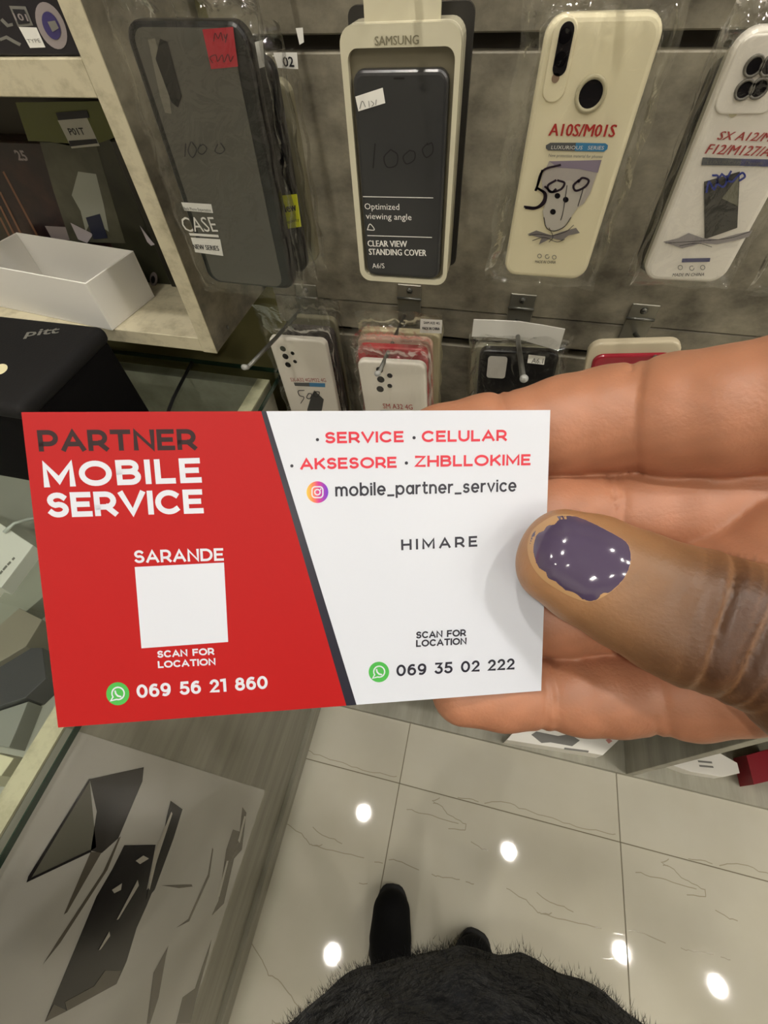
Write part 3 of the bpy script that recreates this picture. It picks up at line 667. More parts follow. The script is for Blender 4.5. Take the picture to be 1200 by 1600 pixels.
# ------------------------------------------------------------------ hanging phone cases
class Pkg:
    """A flat package facing the room: frame fitted to its four front corners on the plane Y = y."""
    def __init__(s, name, label, cat, y, TL, TR, BR, BL, group=None):
        c = [ony(u, v, y) for u, v in (TL, TR, BR, BL)]
        up = (c[0] + c[1] - c[2] - c[3]) / 2; ri = (c[1] + c[2] - c[0] - c[3]) / 2
        s.h = np.linalg.norm(up); s.w = np.linalg.norm(ri); o = sum(c) / 4
        ex = ri / np.linalg.norm(ri) + np.cross(up / s.h, np.array([0, -1.0, 0])) ; ex[1] = 0
        s.fr = Frame(o, ex, up); s.e = empty(name, s.fr.matrix()); tag(s.e, label, cat, group)
    def slab(s, nm, m, w, h, r, z0, z1, bev=0.0, cx=0, cy=0, parent=None):
        return slab(nm, m, rrect(w, h, r, 6, cx, cy), z0, z1, parent or s.e, bev)
    def px(s, nm, m, polys, z, parent=None): return child_flat(nm, m, s.fr, parent or s.e, polys, z)
    def txt(s, nm, m, st, bl, br, tl, z, bold=0.0, shear=0.0): return font_text(nm, m, st, s.fr, bl, br, tl, z, s.e, bold, shear)
    def pen(s, nm, m, lines, wpx, z):
        out = []
        for L in lines:
            if len(L) > 12: out.append(L); continue
            O = [np.array(q, float) for q in L]; O = [2 * O[0] - O[1]] + O + [2 * O[-1] - O[-2]]; R_ = []
            for i in range(1, len(O) - 2):
                for k in range(5):
                    f_ = k / 5; R_.append(tuple(0.5 * (2 * O[i] + (O[i + 1] - O[i - 1]) * f_ + (2 * O[i - 1] - 5 * O[i] + 4 * O[i + 1] - O[i + 2]) * f_ ** 2 + (3 * O[i] - O[i - 1] - 3 * O[i + 1] + O[i + 2]) * f_ ** 3)))
            R_.append(tuple(O[-2])); out.append(R_)
        return s.px(nm, m, stroke_polys(out, wpx, True), z)
    def disc(s, nm, m, u, v, rmm, z, n=24, ry=None):
        x, y = s.fr.pix(u, v, z); return flat(nm, m, [disc_pts(x, y, rmm, n, ry)], z, s.e)
def bag(p, w, h, cx, cy, zf_, zb_, seed, name='plastic_bag', m=None, case=(0.075, 0.16)):
    """Crinkled clear bag: a front and a back sheet meeting at sealed edges, slack and creased round the case."""
    rg = np.random.RandomState(seed); nx, ny = 46, 84
    a, b = np.meshgrid(np.linspace(-1, 1, nx + 1), np.linspace(-1, 1, ny + 1)); x = cx + a * w / 2; y = cy + b * h / 2
    ed = np.maximum(np.maximum(np.abs(x) - case[0] / 2, np.abs(y) - case[1] / 2), 0)
    k = np.clip(1 - ed / 0.013, 0, 1); k = k * k * (3 - 2 * k); zm = (zf_ + zb_) / 2
    rim = np.minimum(1, (1 - np.maximum(np.abs(a), np.abs(b))) * 9)
    V = []
    for side, zz_ in ((1, zf_), (-1, zb_)):
        rid = 0; sm = 0
        for q in range(7):
            kx, ky = rg.uniform(-420, 420), rg.uniform(-160, 160); t_ = kx * x + ky * y + 2.2 * np.sin(rg.uniform(40, 120) * y + rg.uniform(0, 6)) + rg.uniform(0, 6)
            rid = rid + (1 - np.abs(np.sin(t_ * 0.5))) ** 3 * rg.uniform(.4, 1)
            sm = sm + np.sin(rg.uniform(-80, 80) * x + rg.uniform(-80, 80) * y + rg.uniform(0, 6))
        slack = np.clip(ed / 0.006, 0, 1) + 0.9 * np.clip((y - case[1] / 2 + 0.012) / 0.012, 0, 1)
        z = zm + (zz_ - zm) * (k * 0.94 + 0.06) * rim
        z = z + side * rim * (0.0009 + (sm / 7) * 0.0007 + rid * (0.0001 + 0.0017 * np.clip(slack, 0, 1.3)))
        z = z + 0.003 * np.clip(ed / 0.01, 0, 1) * np.sin(rg.uniform(30, 60) * x + rg.uniform(20, 40) * y + rg.uniform(0, 6))
        jx = x + 0.0012 * np.sin(y * 160 + rg.uniform(0, 6)); jy = y + 0.001 * np.sin(x * 190 + rg.uniform(0, 6))
        V.append(np.stack([jx, jy, z], -1).reshape(-1, 3))
    V = np.concatenate(V); n1 = (nx + 1) * (ny + 1); I0 = (np.arange(ny)[:, None] * (nx + 1) + np.arange(nx)[None]).ravel()
    q = np.stack([I0, I0 + 1, I0 + nx + 2, I0 + nx + 1], 1); Fc = np.concatenate([q, (q + n1)[:, ::-1]]).tolist()
    return link(name, mesh_from(name, V, Fc, True), m or PLASTIC, p.e)
CASEK = mat('black_case_shell', (46, 45, 46), 0.35, noise=((62, 60, 58), 5, (1, 1, 1), 3, .3, .7))
CASEF = mat('black_case_panel', (86, 83, 76), 0.35)
CASEB = mat('black_case_rim', (15, 13, 16), 0.3)
SMOKE = mat('smoky_case', (70, 64, 62), 0.25)
GCARD = 'bagged phone cases on the slatwall'

# black bagged case with red sticker
p = Pkg('phone_case_pack', 'black phone case in clear bag with red sticker and CASE lettering', 'phone case', 0.405, (203, 35), (385, 30), (456, 448), (318, 446), GCARD)
W, H = p.w, p.h
p.slab('case_shell', CASEB, W, H, 0.012, -0.011, 0, 0.004)
p.slab('back_panel', CASEF, W * 0.80, H * 0.965, 0.009, 0.0001, 0.0009, 0, cx=-0.002)
p.px('lens_slot', CASEB, [[(243, 92), (250, 60), (262, 66), (284, 150), (278, 168), (268, 160)]], 0.0013)
p.px('lens_window', mat('smoke_window', (120, 116, 104), 0.3), [[(231, 62), (242, 60), (262, 130), (268, 178), (258, 176), (250, 150)]], 0.0012)
p.px('red_sticker', mat('red_sticker_paper', (176, 28, 48), 0.5), [[(316, 46), (364, 42), (372, 104), (330, 108)]], 0.0016)
p.pen('sticker_writing', mat('dark_red_ink', (96, 14, 34), 0.5), [[(334, 64), (336, 52), (341, 60), (345, 51), (348, 63)], [(350, 54), (352, 60), (355, 53), (352, 66)], [(332, 98), (328, 90), (337, 86), (340, 96), (347, 86), (350, 97), (356, 85), (360, 96), (364, 88)]], 1.6, 0.0019)
p.pen('price_writing', INK, [[(290, 225), (289, 244)], [(298, 222), (294, 236), (301, 246), (307, 234), (300, 222)], [(313, 226), (309, 236), (316, 241), (323, 233), (318, 226), (313, 228)], [(340, 226), (336, 236), (344, 240), (351, 234), (345, 224)]], 1.8, 0.0018)
p.px('label_strip', INKW, [[(283, 316), (330, 319), (333, 333), (288, 329)], [(298, 371), (344, 374), (349, 400), (305, 394)], [(295, 364), (341, 367), (342, 371), (297, 368)]], 0.0017)
p.txt('label_lettering', INKW, 'CASE', (289, 362), (341, 362), (285, 338), 0.0017, 0.0)
p.txt('label_small_lettering', INK, 'Back Phone Expectation', (288, 328), (330, 331), (287, 323), 0.002)
p.txt('label_new_lettering', INK, 'NEW SERIES', (303, 389), (343, 392), (301, 381), 0.002, 0.02)
bag(p, W * 1.26, H * 1.2, -0.001, 0.006, 0.003, -0.012, 11, case=(W, H))
# the packs hanging behind it
def back_pack(label, y, TL, TR, BR, BL, m, seed, bm=1.25, rim=None, t=0.009):
    q = Pkg('phone_case_pack', label, 'phone case', y, TL, TR, BR, BL, GCARD)
    q.slab('case_shell', m, q.w, q.h, 0.011, -t, 0, 0.003)
    if seed is not None: bag(q, q.w * bm, q.h * 1.16, 0.0, 0.004, 0.003, -t - 0.002, seed, case=(q.w, q.h))
    return q
q = back_pack('black bagged phone case with yellow New sticker behind the red sticker pack', 0.43, (290, 90), (424, 85), (478, 420), (356, 424), CASEB, 12, 1.22)
q.px('yellow_sticker', mat('yellow_sticker_paper', (206, 210, 34), 0.5), [[(436, 306), (464, 303), (471, 354), (446, 358)]], 0.0014)
q.txt('sticker_lettering', INK, 'New', (440, 333), (464, 329), (438, 319), 0.0018, 0.03)
q.txt('sticker_small_lettering', INK, 'quality', (449, 349), (468, 345), (448, 344), 0.0018)
q.px('white_tag', INKW, [[(398, 66), (410, 62), (414, 104), (402, 108)]], 0.0016)
q = back_pack('clear bagged phone case numbered 02 behind the yellow sticker pack', 0.462, (325, 130), (452, 120), (494, 405), (384, 412), mat('frosted_case', (150, 144, 120), 0.25), 13, 1.2)
q.px('white_tag', INKW, [[(427, 82), (464, 82), (466, 108), (434, 106)]], 0.004)
q.txt('tag_lettering', INK, '02', (443, 104), (460, 104), (441, 88), 0.0045, 0.02)
q.px('white_tag', INKW, [[(462, 44), (473, 43), (475, 66), (468, 70)]], 0.004)

# cream boxed standing cover
p = Pkg('standing_cover_box', 'cream plastic box of a black standing cover with white lettering', 'phone cover', 0.42, (529, 38), (722, 34), (698, 446), (563, 438), GCARD)
W, H = p.w, p.h
p.slab('rear_tray', mat('dark_tray_edge', (40, 38, 36), 0.4), W * 1.06, H * 1.0, 0.006, -0.031, -0.0265, 0, 0.002, 0.006)
p.slab('tray', CLEARTRAY, W, H, 0.010, -0.026, -0.006, 0.003)
# raised rim of the tray as a ring of one outline inside another
def ring_slab(nm, m, wo, ho, ro, wi, hi, ri, z0, z1, parent, ci=(0, 0)):
    A = rrect(wo, ho, ro, 6); Bq = rrect(wi, hi, ri, 6, *ci); n = len(A); v = [(x, y, z1) for x, y in A] + [(x, y, z1) for x, y in Bq] + [(x, y, z0) for x, y in A] + [(x, y, z0) for x, y in Bq]; f = []
    for i in range(n):
        j = (i + 1) % n; f += [(i, j, n + j, n + i), (2 * n + i, 2 * n + j, j, i), (n + i, n + j, 3 * n + j, 3 * n + i)]
    return link(nm, mesh_from(nm, v, f), m, parent)
x0, y0 = p.fr.pix(541, 76); x1, _ = p.fr.pix(711, 76); xa, ya = p.fr.pix(571, 432); xb_, yb_ = p.fr.pix(692, 438)
wi = (x1 - x0 + xb_ - xa) / 2; hi = y0 - (ya + yb_) / 2
ring_slab('tray_rim', CLEARTRAY, W, H, 0.010, wi, hi, 0.007, -0.0062, 0.0, p.e, ((x0 + x1 + xa + xb_) / 4, (y0 + (ya + yb_) / 2) / 2))
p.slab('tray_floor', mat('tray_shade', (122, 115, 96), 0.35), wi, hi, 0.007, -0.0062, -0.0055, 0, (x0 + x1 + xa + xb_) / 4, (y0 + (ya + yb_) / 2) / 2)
a0 = p.fr.pix(551, 110); a1 = p.fr.pix(700, 106); b0 = p.fr.pix(573, 430); b1 = p.fr.pix(688, 436)
cw = (a1[0] - a0[0] + b1[0] - b0[0]) / 2; chh = (a0[1] + a1[1] - b0[1] - b1[1]) / 2
p.slab('cover', mat('black_cover', (44, 44, 46), 0.28, noise=((56, 56, 56), 6, (1, 1, 1), 3, .3, .7)), cw, chh, 0.008, -0.0054, 0.001, 0.003, (a0[0] + a1[0] + b0[0] + b1[0]) / 4, (a0[1] + a1[1] + b0[1] + b1[1]) / 4)
p.slab('hang_tab', CLEARTRAY, W * 0.62, 0.05, 0.004, -0.012, -0.010, 0, 0, H / 2 + 0.018)
zc2 = 0.0014
p.txt('embossed_lettering', mat('emboss_shadow', (128, 122, 100), 0.4), 'SAMSUNG', (586, 71), (654, 69), (585, 56), 0.0004, 0.006)
p.px('white_tag', INKW, [[(555, 151), (598, 137), (602, 161), (560, 174)]], zc2)
p.pen('tag_writing', INK, [[(562, 170), (566, 158), (571, 167)], [(576, 158), (577, 167)], [(580, 158), (584, 162), (581, 166)], [(588, 156), (587, 164)]], 0.8, zc2 + 0.0004)
p.pen('price_writing', mat('pen_dark', (20, 20, 22), 0.6), [[(586, 225), (583, 262)], [(610, 234), (600, 246), (605, 261), (619, 258), (621, 242), (611, 234)], [(640, 235), (630, 245), (635, 256), (647, 250), (648, 238), (640, 235)], [(668, 224), (660, 234), (666, 246), (676, 238), (675, 224), (668, 226)]], 1.8, zc2)
p.px('rule_line', INKW, [[(567, 306.6), (677, 308.6), (677, 309.8), (567, 307.8)], [(574, 367.4), (675, 370.4), (675, 371.6), (574, 368.6)]], zc2)
p.txt('lettering', INKW, 'Optimized', (570, 327), (624, 328), (569, 317), zc2)
p.txt('lettering', INKW, 'viewing angle', (572, 342), (643, 344), (571, 332), zc2)
p.pen('triangle_mark', INKW, [[(574, 359), (578, 350), (585, 359), (574, 359)]], 1.2, zc2)
p.txt('lettering', INKW, 'CLEAR VIEW', (575, 385), (636, 386), (574, 375), zc2, 0.03)
p.txt('lettering', INKW, 'STANDING COVER', (577, 398), (666, 400), (576, 388), zc2, 0.03)
p.txt('model_lettering', INKW, 'A6/S', (582, 419), (601, 419), (581, 411), zc2)
p.px('speaker_slot', CASEB, [[(615, 121), (632, 121), (632, 124), (615, 124)]], zc2)

# cream case with red lettering
RING = mat('case_ring', (198, 190, 160), 0.25); LENS = mat('lens_dark', (34, 32, 34), 0.15)
def camera_hole(p, u, v, r, z, mat_ring=RING):
    x, y = p.fr.pix(u, v, z); o = ring_slab_at('lens_ring', mat_ring, x, y, r * 1.35, r, z, z + 0.0012, p.e)
    flat('lens_hole', LENS, [disc_pts(0, 0, r, 24)], 0, o).location = (x, y, z + 0.0002)
def ring_slab_at(nm, m, x, y, ro, ri, z0, z1, parent):
    n = 24; v = []; f = []
    for r, z in ((ro, z0), (ro * 0.97, z1), (ri, z1), (ri, z0)): v += [(x + r * math.cos(2 * math.pi * i / n), y + r * math.sin(2 * math.pi * i / n), z) for i in range(n)]
    for k in range(3):
        for i in range(n): j = (i + 1) % n; f.append((k * n + i, k * n + j, (k + 1) * n + j, (k + 1) * n + i))
    return link(nm, mesh_from(nm, v, f, True), m, parent)
p = Pkg('phone_case_pack', 'cream clear phone case in bag with red A10S/M01S lettering', 'phone case', 0.41, (857, 22), (1046, 18), (913, 439), (785, 430), GCARD)
W, H = p.w, p.h
p.slab('case_shell', CREAM, W, H, 0.011, -0.010, 0, 0.0035)
x, y = p.fr.pix(874, 96); p.slab('lens_island', CREAM, 0.0145, 0.039, 0.007, 0.0001, 0.0012, 0.0008, x, y)
x, y = p.fr.pix(880, 77); p.slab('lens_slot', LENS, 0.0085, 0.024, 0.0042, 0.0013, 0.0016, 0, x, y)
for (u, v) in ((883, 56), (876, 93)): p.disc('lens', mat('lens_black', (16, 15, 18), 0.1), u, v, 0.0036, 0.0019)
p.disc('flash', mat('flash_brown', (150, 128, 110), 0.3), 868, 122, 0.0024, 0.0016)
camera_hole(p, 923, 147, 0.0072, 0.0004)
zt3 = 0.0007
p.txt('model_lettering', INKR, 'A10S/M01S', (857, 212), (959, 214), (860, 192), zt3, 0.02)
p.px('banner', mat('banner_grey', (92, 94, 96), 0.5), [[(860, 223), (900, 223), (898, 236), (857, 235), (853, 232), (853, 227)]], zt3)
p.px('banner', mat('banner_blue', (66, 136, 184), 0.5), [[(900, 223), (946, 224), (950, 227), (949, 233), (944, 237), (898, 236)]], zt3)
p.txt('banner_lettering', INKW, 'LUXURIOUS   SERIES', (861, 233), (943, 234), (862, 227), zt3 + 0.0002)
p.txt('small_lettering', GRY, 'New protection material for phones', (857, 245), (941, 247), (857, 240), zt3)
p.px('printed_panel', mat('print_lilac_grey', (184, 176, 170), 0.5), [[(858, 252), (940, 250), (922, 302), (912, 318), (886, 336), (874, 340), (848, 300), (846, 278)]], zt3)
p.px('printed_shade', mat('print_lilac', (146, 134, 152), 0.5), [[(858, 252), (940, 250), (934, 270), (904, 264), (872, 262)]], zt3 + 0.0001)
p.px('pictured_case', mat('print_pale_case', (196, 190, 180), 0.5), [[(864, 284), (892, 282), (916, 296), (906, 320), (880, 356), (866, 362), (852, 354), (848, 330)]], zt3 + 0.0002)
p.px('pictured_lens', LENS, [disc_pts(871, 306, 4.5, 14), disc_pts(884, 312, 4.5, 14), disc_pts(864, 331, 4.5, 14)], zt3 + 0.0004)
p.pen('pictured_outline', INK, [[(850, 340), (854, 356), (866, 361), (882, 354), (892, 340)], [(886, 290), (880, 330), (876, 344)], [(911, 296), (903, 322)]], 1.2, zt3 + 0.0005)
p.px('splash', mat('print_splash', (132, 126, 124), 0.5), [[(824, 366), (838, 360), (850, 364), (862, 368), (878, 362), (900, 356), (906, 364), (888, 368), (878, 376), (862, 372), (842, 382), (846, 372)]], zt3 + 0.0003)
p.pen('splash_cracks', INK, [[(826, 368), (842, 366), (862, 368), (884, 362), (896, 352)], [(832, 376), (850, 371), (870, 378), (882, 374)], [(858, 356), (864, 370), (858, 378)]], 0.9, zt3 + 0.0005)
p.pen('price_writing', mat('pen_violet_black', (38, 22, 38), 0.5), [[(875, 258), (848, 267), (838, 296)], [(847, 267), (842, 284), (837, 297)], [(840, 294), (850, 302), (849, 314), (838, 324), (820, 323)], [(842, 295), (853, 303), (850, 318), (836, 326), (822, 325)], [(852, 292), (862, 300), (868, 296)], [(868, 282), (856, 290), (860, 300), (876, 296), (882, 286), (872, 282)], [(904, 282), (896, 290), (900, 298), (914, 292), (920, 282), (910, 278), (904, 284)]], 3.4, zt3 + 0.0007)
p.pen('care_marks', GRY, [arc(843, 400, 3, 3, 0, 360, 10), arc(855, 401, 3, 3, 0, 300, 10), arc(866, 402, 3, 3, 0, 360, 10)], 1.0, zt3)
p.txt('origin_lettering', INK, 'MADE IN CHINA', (836, 411), (868, 412), (837, 406.5), zt3)
bag(p, W * 1.38, H * 1.18, -0.002, 0.006, 0.003, -0.012, 21, case=(W, H))
back_pack('clear bagged phone case hanging behind the red A10S pack', 0.445, (860, 70), (1020, 66), (905, 425), (790, 418), mat('frosted_case_b', (160, 154, 134), 0.25), 22, 1.2)

# stack of white cases
p = Pkg('phone_case_pack', 'white phone case in bag with four lens holes and red A12 lettering', 'phone case', 0.40, (1160, 42), (1345, 36), (1132, 446), (1004, 436), GCARD)
W, H = p.w, p.h
WCASE = mat('white_case_card', (242, 236, 226), 0.3, noise=((234, 228, 216), 5, (1, 1, 1), 3, .35, .7))
p.slab('case_shell', WCASE, W, H, 0.011, -0.009, 0, 0.0035)
x, y = p.fr.pix(1184, 118); p.slab('lens_island', WCASE, 0.034, 0.0345, 0.007, 0.0001, 0.0014, 0.001, x, y)
for (u, v) in ((1178, 103), (1163, 140), (1186, 138), (1203, 102)): camera_hole(p, u, v, 0.0038, 0.0015, mat('grey_ring', (120, 116, 108), 0.3))
p.disc('flash', RING, 1147, 175, 0.0026, 0.0006)
RP = mat('red_print_soft', (170, 74, 70), 0.5)
p.txt('model_lettering', RP, 'SX A12/M12', (1120, 218), (1222, 222), (1124, 204), zt3, 0.004, 0.2)
p.txt('model_lettering', RP, 'F12/M127/A125', (1101, 240), (1232, 246), (1105, 224), zt3, 0.004, 0.2)
p.px('banner', MATS['banner_grey'], [[(1098, 246), (1158, 248), (1156, 259), (1096, 258)]], zt3)
p.px('banner', mat('banner_slate', (84, 84, 118), 0.5), [[(1158, 248), (1250, 250), (1248, 262), (1156, 259)]], zt3)
p.txt('banner_lettering', GRY, 'LUXURIOUS  Design', (1104, 256), (1190, 258), (1105, 250), zt3 + 0.0002)
p.px('pictured_phone', mat('print_dark_screen', (64, 62, 58), 0.4), [[(1100, 284), (1156, 268), (1152, 356), (1101, 374)]], zt3)
p.px('pictured_phone_glare', mat('print_screen_glare', (118, 116, 100), 0.4), [[(1128, 310), (1154, 276), (1153, 322)]], zt3 + 0.0002)
p.pen('price_writing', mat('pen_blue', (48, 60, 140), 0.5), [[(1104, 300), (1108, 284), (1116, 296), (1122, 276), (1114, 274)], [(1128, 272), (1120, 284), (1130, 292), (1136, 280), (1128, 272)], [(1142, 268), (1136, 280), (1144, 284), (1152, 276), (1160, 270), (1164, 276), (1156, 282)]], 3.2, zt3 + 0.0004)
p.px('splash', mat('print_splash_b', (150, 144, 144), 0.5), [[(1036, 378), (1060, 372), (1076, 364), (1098, 372), (1122, 374), (1150, 366), (1176, 360), (1170, 370), (1148, 376), (1120, 382), (1096, 380), (1066, 388)]], zt3 + 0.0002)
p.pen('splash_cracks', INK, [[(1040, 380), (1070, 378), (1100, 376), (1140, 372), (1172, 362)], [(1062, 384), (1090, 380), (1112, 386)]], 0.9, zt3 + 0.0005)
p.px('blue_bar', MATS['banner_slate'], [[(1066, 404), (1110, 403), (1109, 409), (1065, 410)]], zt3)
p.pen('care_marks', GRY, [arc(1063, 418, 3.4, 3.4, 0, 360, 10), arc(1081, 419, 3.4, 3.4, 0, 300, 10), arc(1098, 418, 3.4, 3.4, 0, 360, 10)], 1.1, zt3)
p.txt('origin_lettering', INK, 'MADE IN CHINA', (1050, 432), (1100, 431), (1051, 427), zt3)
bag(p, W * 1.26, H * 1.16, 0, 0.006, 0.003, -0.011, 31, case=(W, H))
back_pack('clear bagged phone case just behind the A12 lettered case', 0.416, (1150, 60), (1320, 54), (1124, 440), (1000, 432), mat('frosted_case_c', (158, 152, 136), 0.25), None, t=0.010)
back_pack('black phone case hanging behind the A12 lettered cases', 0.434, (1128, 90), (1280, 84), (1106, 432), (988, 424), CASEB, 33, 1.15, t=0.012)
def topx(p): q_ = B @ (np.array(p) - CAM); return (600 + F * q_[0] / q_[2], 800 + F * q_[1] / q_[2])
cl = ony(1192, 447, 0.42)
p = back_pack('dark phone case at the far side of the A12 stack', 0.42, *[topx((cl[0] + dx, 0.42, cl[2] + dz)) for dx, dz in ((0.004, 0.158), (0.08, 0.158), (0.078, 0), (0.002, 0))], CASEB, 35)
hook(cl[0] + 0.041, 1.456, 0.375, 1.463, 'grey steel hook carrying the dark phone case beside the A12 stack')

# ------------------------------------------------------------------ lower row
def lens_set(p, pts, z, ms=1.0):
    for (u, v, r) in pts: p.disc('lens_hole', LENS, u, v, r, z)
yA = 0.525
p = Pkg('phone_case_pack', 'white phone case with price 500 in bag beside the olive wall', 'phone case', yA, (434, 530), (513, 532), (552, 770), (482, 764), GCARD)
W, H = p.w, p.h
p.slab('case_shell', WCASE, W, H, 0.009, -0.009, 0, 0.003)
lens_set(p, [(442, 545, .0046), (446, 557, .0048), (450, 570, .0046), (457, 552, .003), (461, 565, .003)], 0.0005)
p.txt('model_lettering', RP, 'SX-A32 4G/M32 4G', (455, 596), (510, 597), (454, 590), zt3)
p.px('banner', MATS['banner_grey'], [[(459, 598), (483, 598), (484, 604), (461, 603)]], zt3); p.px('banner', MATS['banner_blue'], [[(483, 598), (508, 599), (508, 605), (484, 604)]], zt3)
p.pen('price_writing', INK, [[(475, 610), (466, 611), (468, 618), (475, 621), (470, 630)], [(482, 615), (479, 621), (484, 623), (487, 616), (482, 615)], [(493, 612), (490, 618), (496, 620), (499, 613), (493, 612)]], 1.2, zt3 + 0.0003)
p.px('pictured_phone', mat('print_phone_dark', (66, 66, 68), 0.4), [[(480, 640), (486, 620), (491, 610), (506, 624), (503, 640), (500, 660), (482, 660)]], zt3)
bag(p, W * 1.2, H * 1.2, 0, 0.012, 0.002, -0.010, 41, case=(W, H))
back_pack('smoky phone case behind the white case priced 500', 0.548, (452, 512), (524, 514), (556, 740), (492, 734), SMOKE, None, t=0.008)
back_pack('clear phone case against the slatwall behind the white case priced 500', 0.575, (464, 496), (530, 498), (556, 720), (500, 716), mat('frosted_case_d', (140, 134, 112), 0.25), 42, 1.25, t=0.008)

yB = 0.468
p = Pkg('phone_case_pack', 'white phone case in front of the red one on the hook', 'phone case', yB, (581, 565), (671, 570), (666, 800), (580, 796), GCARD)
W, H = p.w, p.h
p.slab('case_shell', WCASE, W, H, 0.010, -0.008, 0, 0.003)
lens_set(p, [(593, 578, .0046), (595, 593, .005), (594, 608, .005), (609, 587, .0036), (609, 603, .0034)], 0.0005)
p.txt('model_lettering', INKR, 'SM A32 4G', (599, 638), (645, 640), (598, 630), zt3, 0.0)
p.px('banner', MATS['banner_grey'], [[(594, 641), (650, 643), (650, 648), (594, 646)]], zt3)
bag(p, W * 1.14, H * 1.14, 0, 0.006, 0.002, -0.009, 51, case=(W, H))
q = back_pack('red phone case in bag behind the white A32 case', 0.494, (576, 543), (674, 546), (668, 770), (580, 766), mat('red_case', (196, 44, 56), 0.3), 52, 1.1, t=0.009)
q = back_pack('pinkish clear phone case behind the red one', 0.520, (573, 528), (680, 532), (674, 745), (580, 742), mat('pink_frosted_case', (206, 170, 150), 0.3), None, t=0.008)
q = back_pack('cream clear phone case against the slatwall behind the red one', 0.548, (572, 515), (687, 522), (682, 730), (580, 722), mat('cream_frosted_case', (206, 194, 158), 0.3), 53, 1.05, t=0.009)
q.px('white_tag', INKW, [[(657, 498), (691, 500), (690, 521), (656, 520)]], 0.006)
q.txt('tag_lettering', INK, 'SAM A32 4G', (662, 506), (687, 507), (662, 502), 0.0065, 0.02)
q.txt('tag_lettering', INK, 'MADE IN CHINA', (660, 515), (687, 516), (660, 510.5), 0.0065, 0.02)

yC = 0.50
p = Pkg('phone_case_pack', 'black phone case in bag with folded white header on the hook', 'phone case', yC, (757, 543), (858, 556), (836, 760), (728, 750), GCARD)
W, H = p.w, p.h
p.slab('case_shell', CASEB, W, H, 0.010, -0.010, 0, 0.003)
a0 = p.fr.pix(764, 556); a1 = p.fr.pix(788, 591)
p.slab('lens_window', mat('window_white', (196, 192, 186), 0.4), abs(a1[0] - a0[0]) * 1.05, abs(a1[1] - a0[1]), 0.004, 0.0001, 0.0008, 0, (a0[0] + a1[0]) / 2, (a0[1] + a1[1]) / 2)
p.px('white_tag', INKW, [[(826, 554), (852, 557), (850, 570), (824, 567)]], 0.0032)
p.txt('tag_lettering', GRY, 'A6.1', (830, 567), (848, 568), (831, 559), 0.0036, 0.01)
HD = [p.fr.pix(*q_, -0.004) for q_ in ((740, 500), (775, 501), (812, 503), (850, 509), (883, 515), (873, 548), (845, 540), (810, 530), (770, 527), (737, 526))]
hd = slab('paper_header', mat('header_paper', (212, 210, 204), 0.5, bump=(30, 0.4, 0.002)), HD[::-1], -0.006, -0.004, p.e)
bag(p, W * 1.22, H * 1.12, 0, 0.004, 0.0022, -0.012, 61, case=(W, H))
back_pack('clear phone case behind the black one with white header', 0.53, (742, 536), (848, 548), (826, 742), (722, 734), mat('frosted_case_e', (150, 146, 124), 0.25), 62, 1.06)

yD = 0.50
p = Pkg('phone_case_pack', 'red phone case in cream clear tray under the bare hook plate', 'phone case', yD, (916, 534), (1050, 542), (1010, 730), (890, 720), GCARD)
W, H = p.w, p.h
p.slab('tray', mat('tray_clear_cream', (196, 184, 158), 0.3), W, H, 0.014, -0.012, -0.003, 0.003)
p.slab('case_shell', mat('deep_red_case', (150, 30, 46), 0.2), W * 0.86, H * 0.88, 0.011, -0.0029, 0.001, 0.003, 0, -0.002)

# ------------------------------------------------------------------ business card (90 x 55 mm)
RC = np.array([[0.99363613, 0.0146857, -0.11167622], [-0.028788, 0.99164589, -0.12573656], [0.10889673, 0.12815132, 0.98575795]])
TC = np.array([-0.01367433, 0.0097896, 0.08053976])
cf = Frame(cam2w(TC), B.T @ RC[:, 0], -B.T @ RC[:, 1])
card = empty('business_card', cf.matrix()); tag(card, 'red and white business card held between thumb and fingers', 'business card')
CW = mat('card_white', (203, 207, 218), 0.35); CRED = mat('card_red', (168, 18, 20), 0.5, spec=0.25); CNAVY = mat('card_navy', (28, 28, 44), 0.35)
CDK = mat('card_charcoal', (46, 28, 30), 0.5, spec=0.25); CTR = mat('card_red_text', (206, 42, 62), 0.35); CGRN = mat('card_green', (70, 170, 74), 0.35)
slab('card_sheet', CW, [(-.045, -.0275), (.045, -.0275), (.045, .0275), (-.045, .0275)], -0.00035, 0, card)
z1, z2, z3 = 0.00003, 0.00006, 0.00009
tp = cf.pix(408, 642)[0]; tq = cf.pix(416, 642)[0]; bp_ = cf.pix(541, 1098)[0]; bq = cf.pix(557, 1097)[0]
flat('red_panel', CRED, [[(-.045, -.0275), (bp_, -.0275), (tp, .0275), (-.045, .0275)]], z1, card)
flat('navy_stripe', CNAVY, [[(bp_, -.0275), (bq, -.0275), (tq, .0275), (tp, .0275)]], z1, card)
def ct_(s, m, bl, br, tl, wt=0.19, gap=0.34, nm='lettering'): return stroke_text(nm, m, s, cf, bl, br, tl, z2, card, wt, gap)
ct_('PARTNER', CDK, (61, 706), (308, 703), (59.5, 672), 0.22)
ct_('MOBILE', CW, (69, 762), (316, 754), (64, 722), 0.22, 0.4)
ct_('SERVICE', CW, (75, 809), (319, 802), (72, 770), 0.22)
ct_('SARANDE', CW, (210, 880), (350, 876), (209, 860), 0.19)
child_flat('blank_panel', CW, cf, card, [[(210.5, 886), (350, 879), (356.5, 1003), (221, 1013)]], z2)
ct_('SCAN FOR', CW, (246, 1028), (335, 1023), (245, 1017), 0.22)
ct_('LOCATION', CW, (247, 1044), (337, 1039), (246, 1033), 0.22)
ct_('069 56 21 860', CW, (214, 1091), (419, 1076), (213, 1070), 0.2, 0.36)
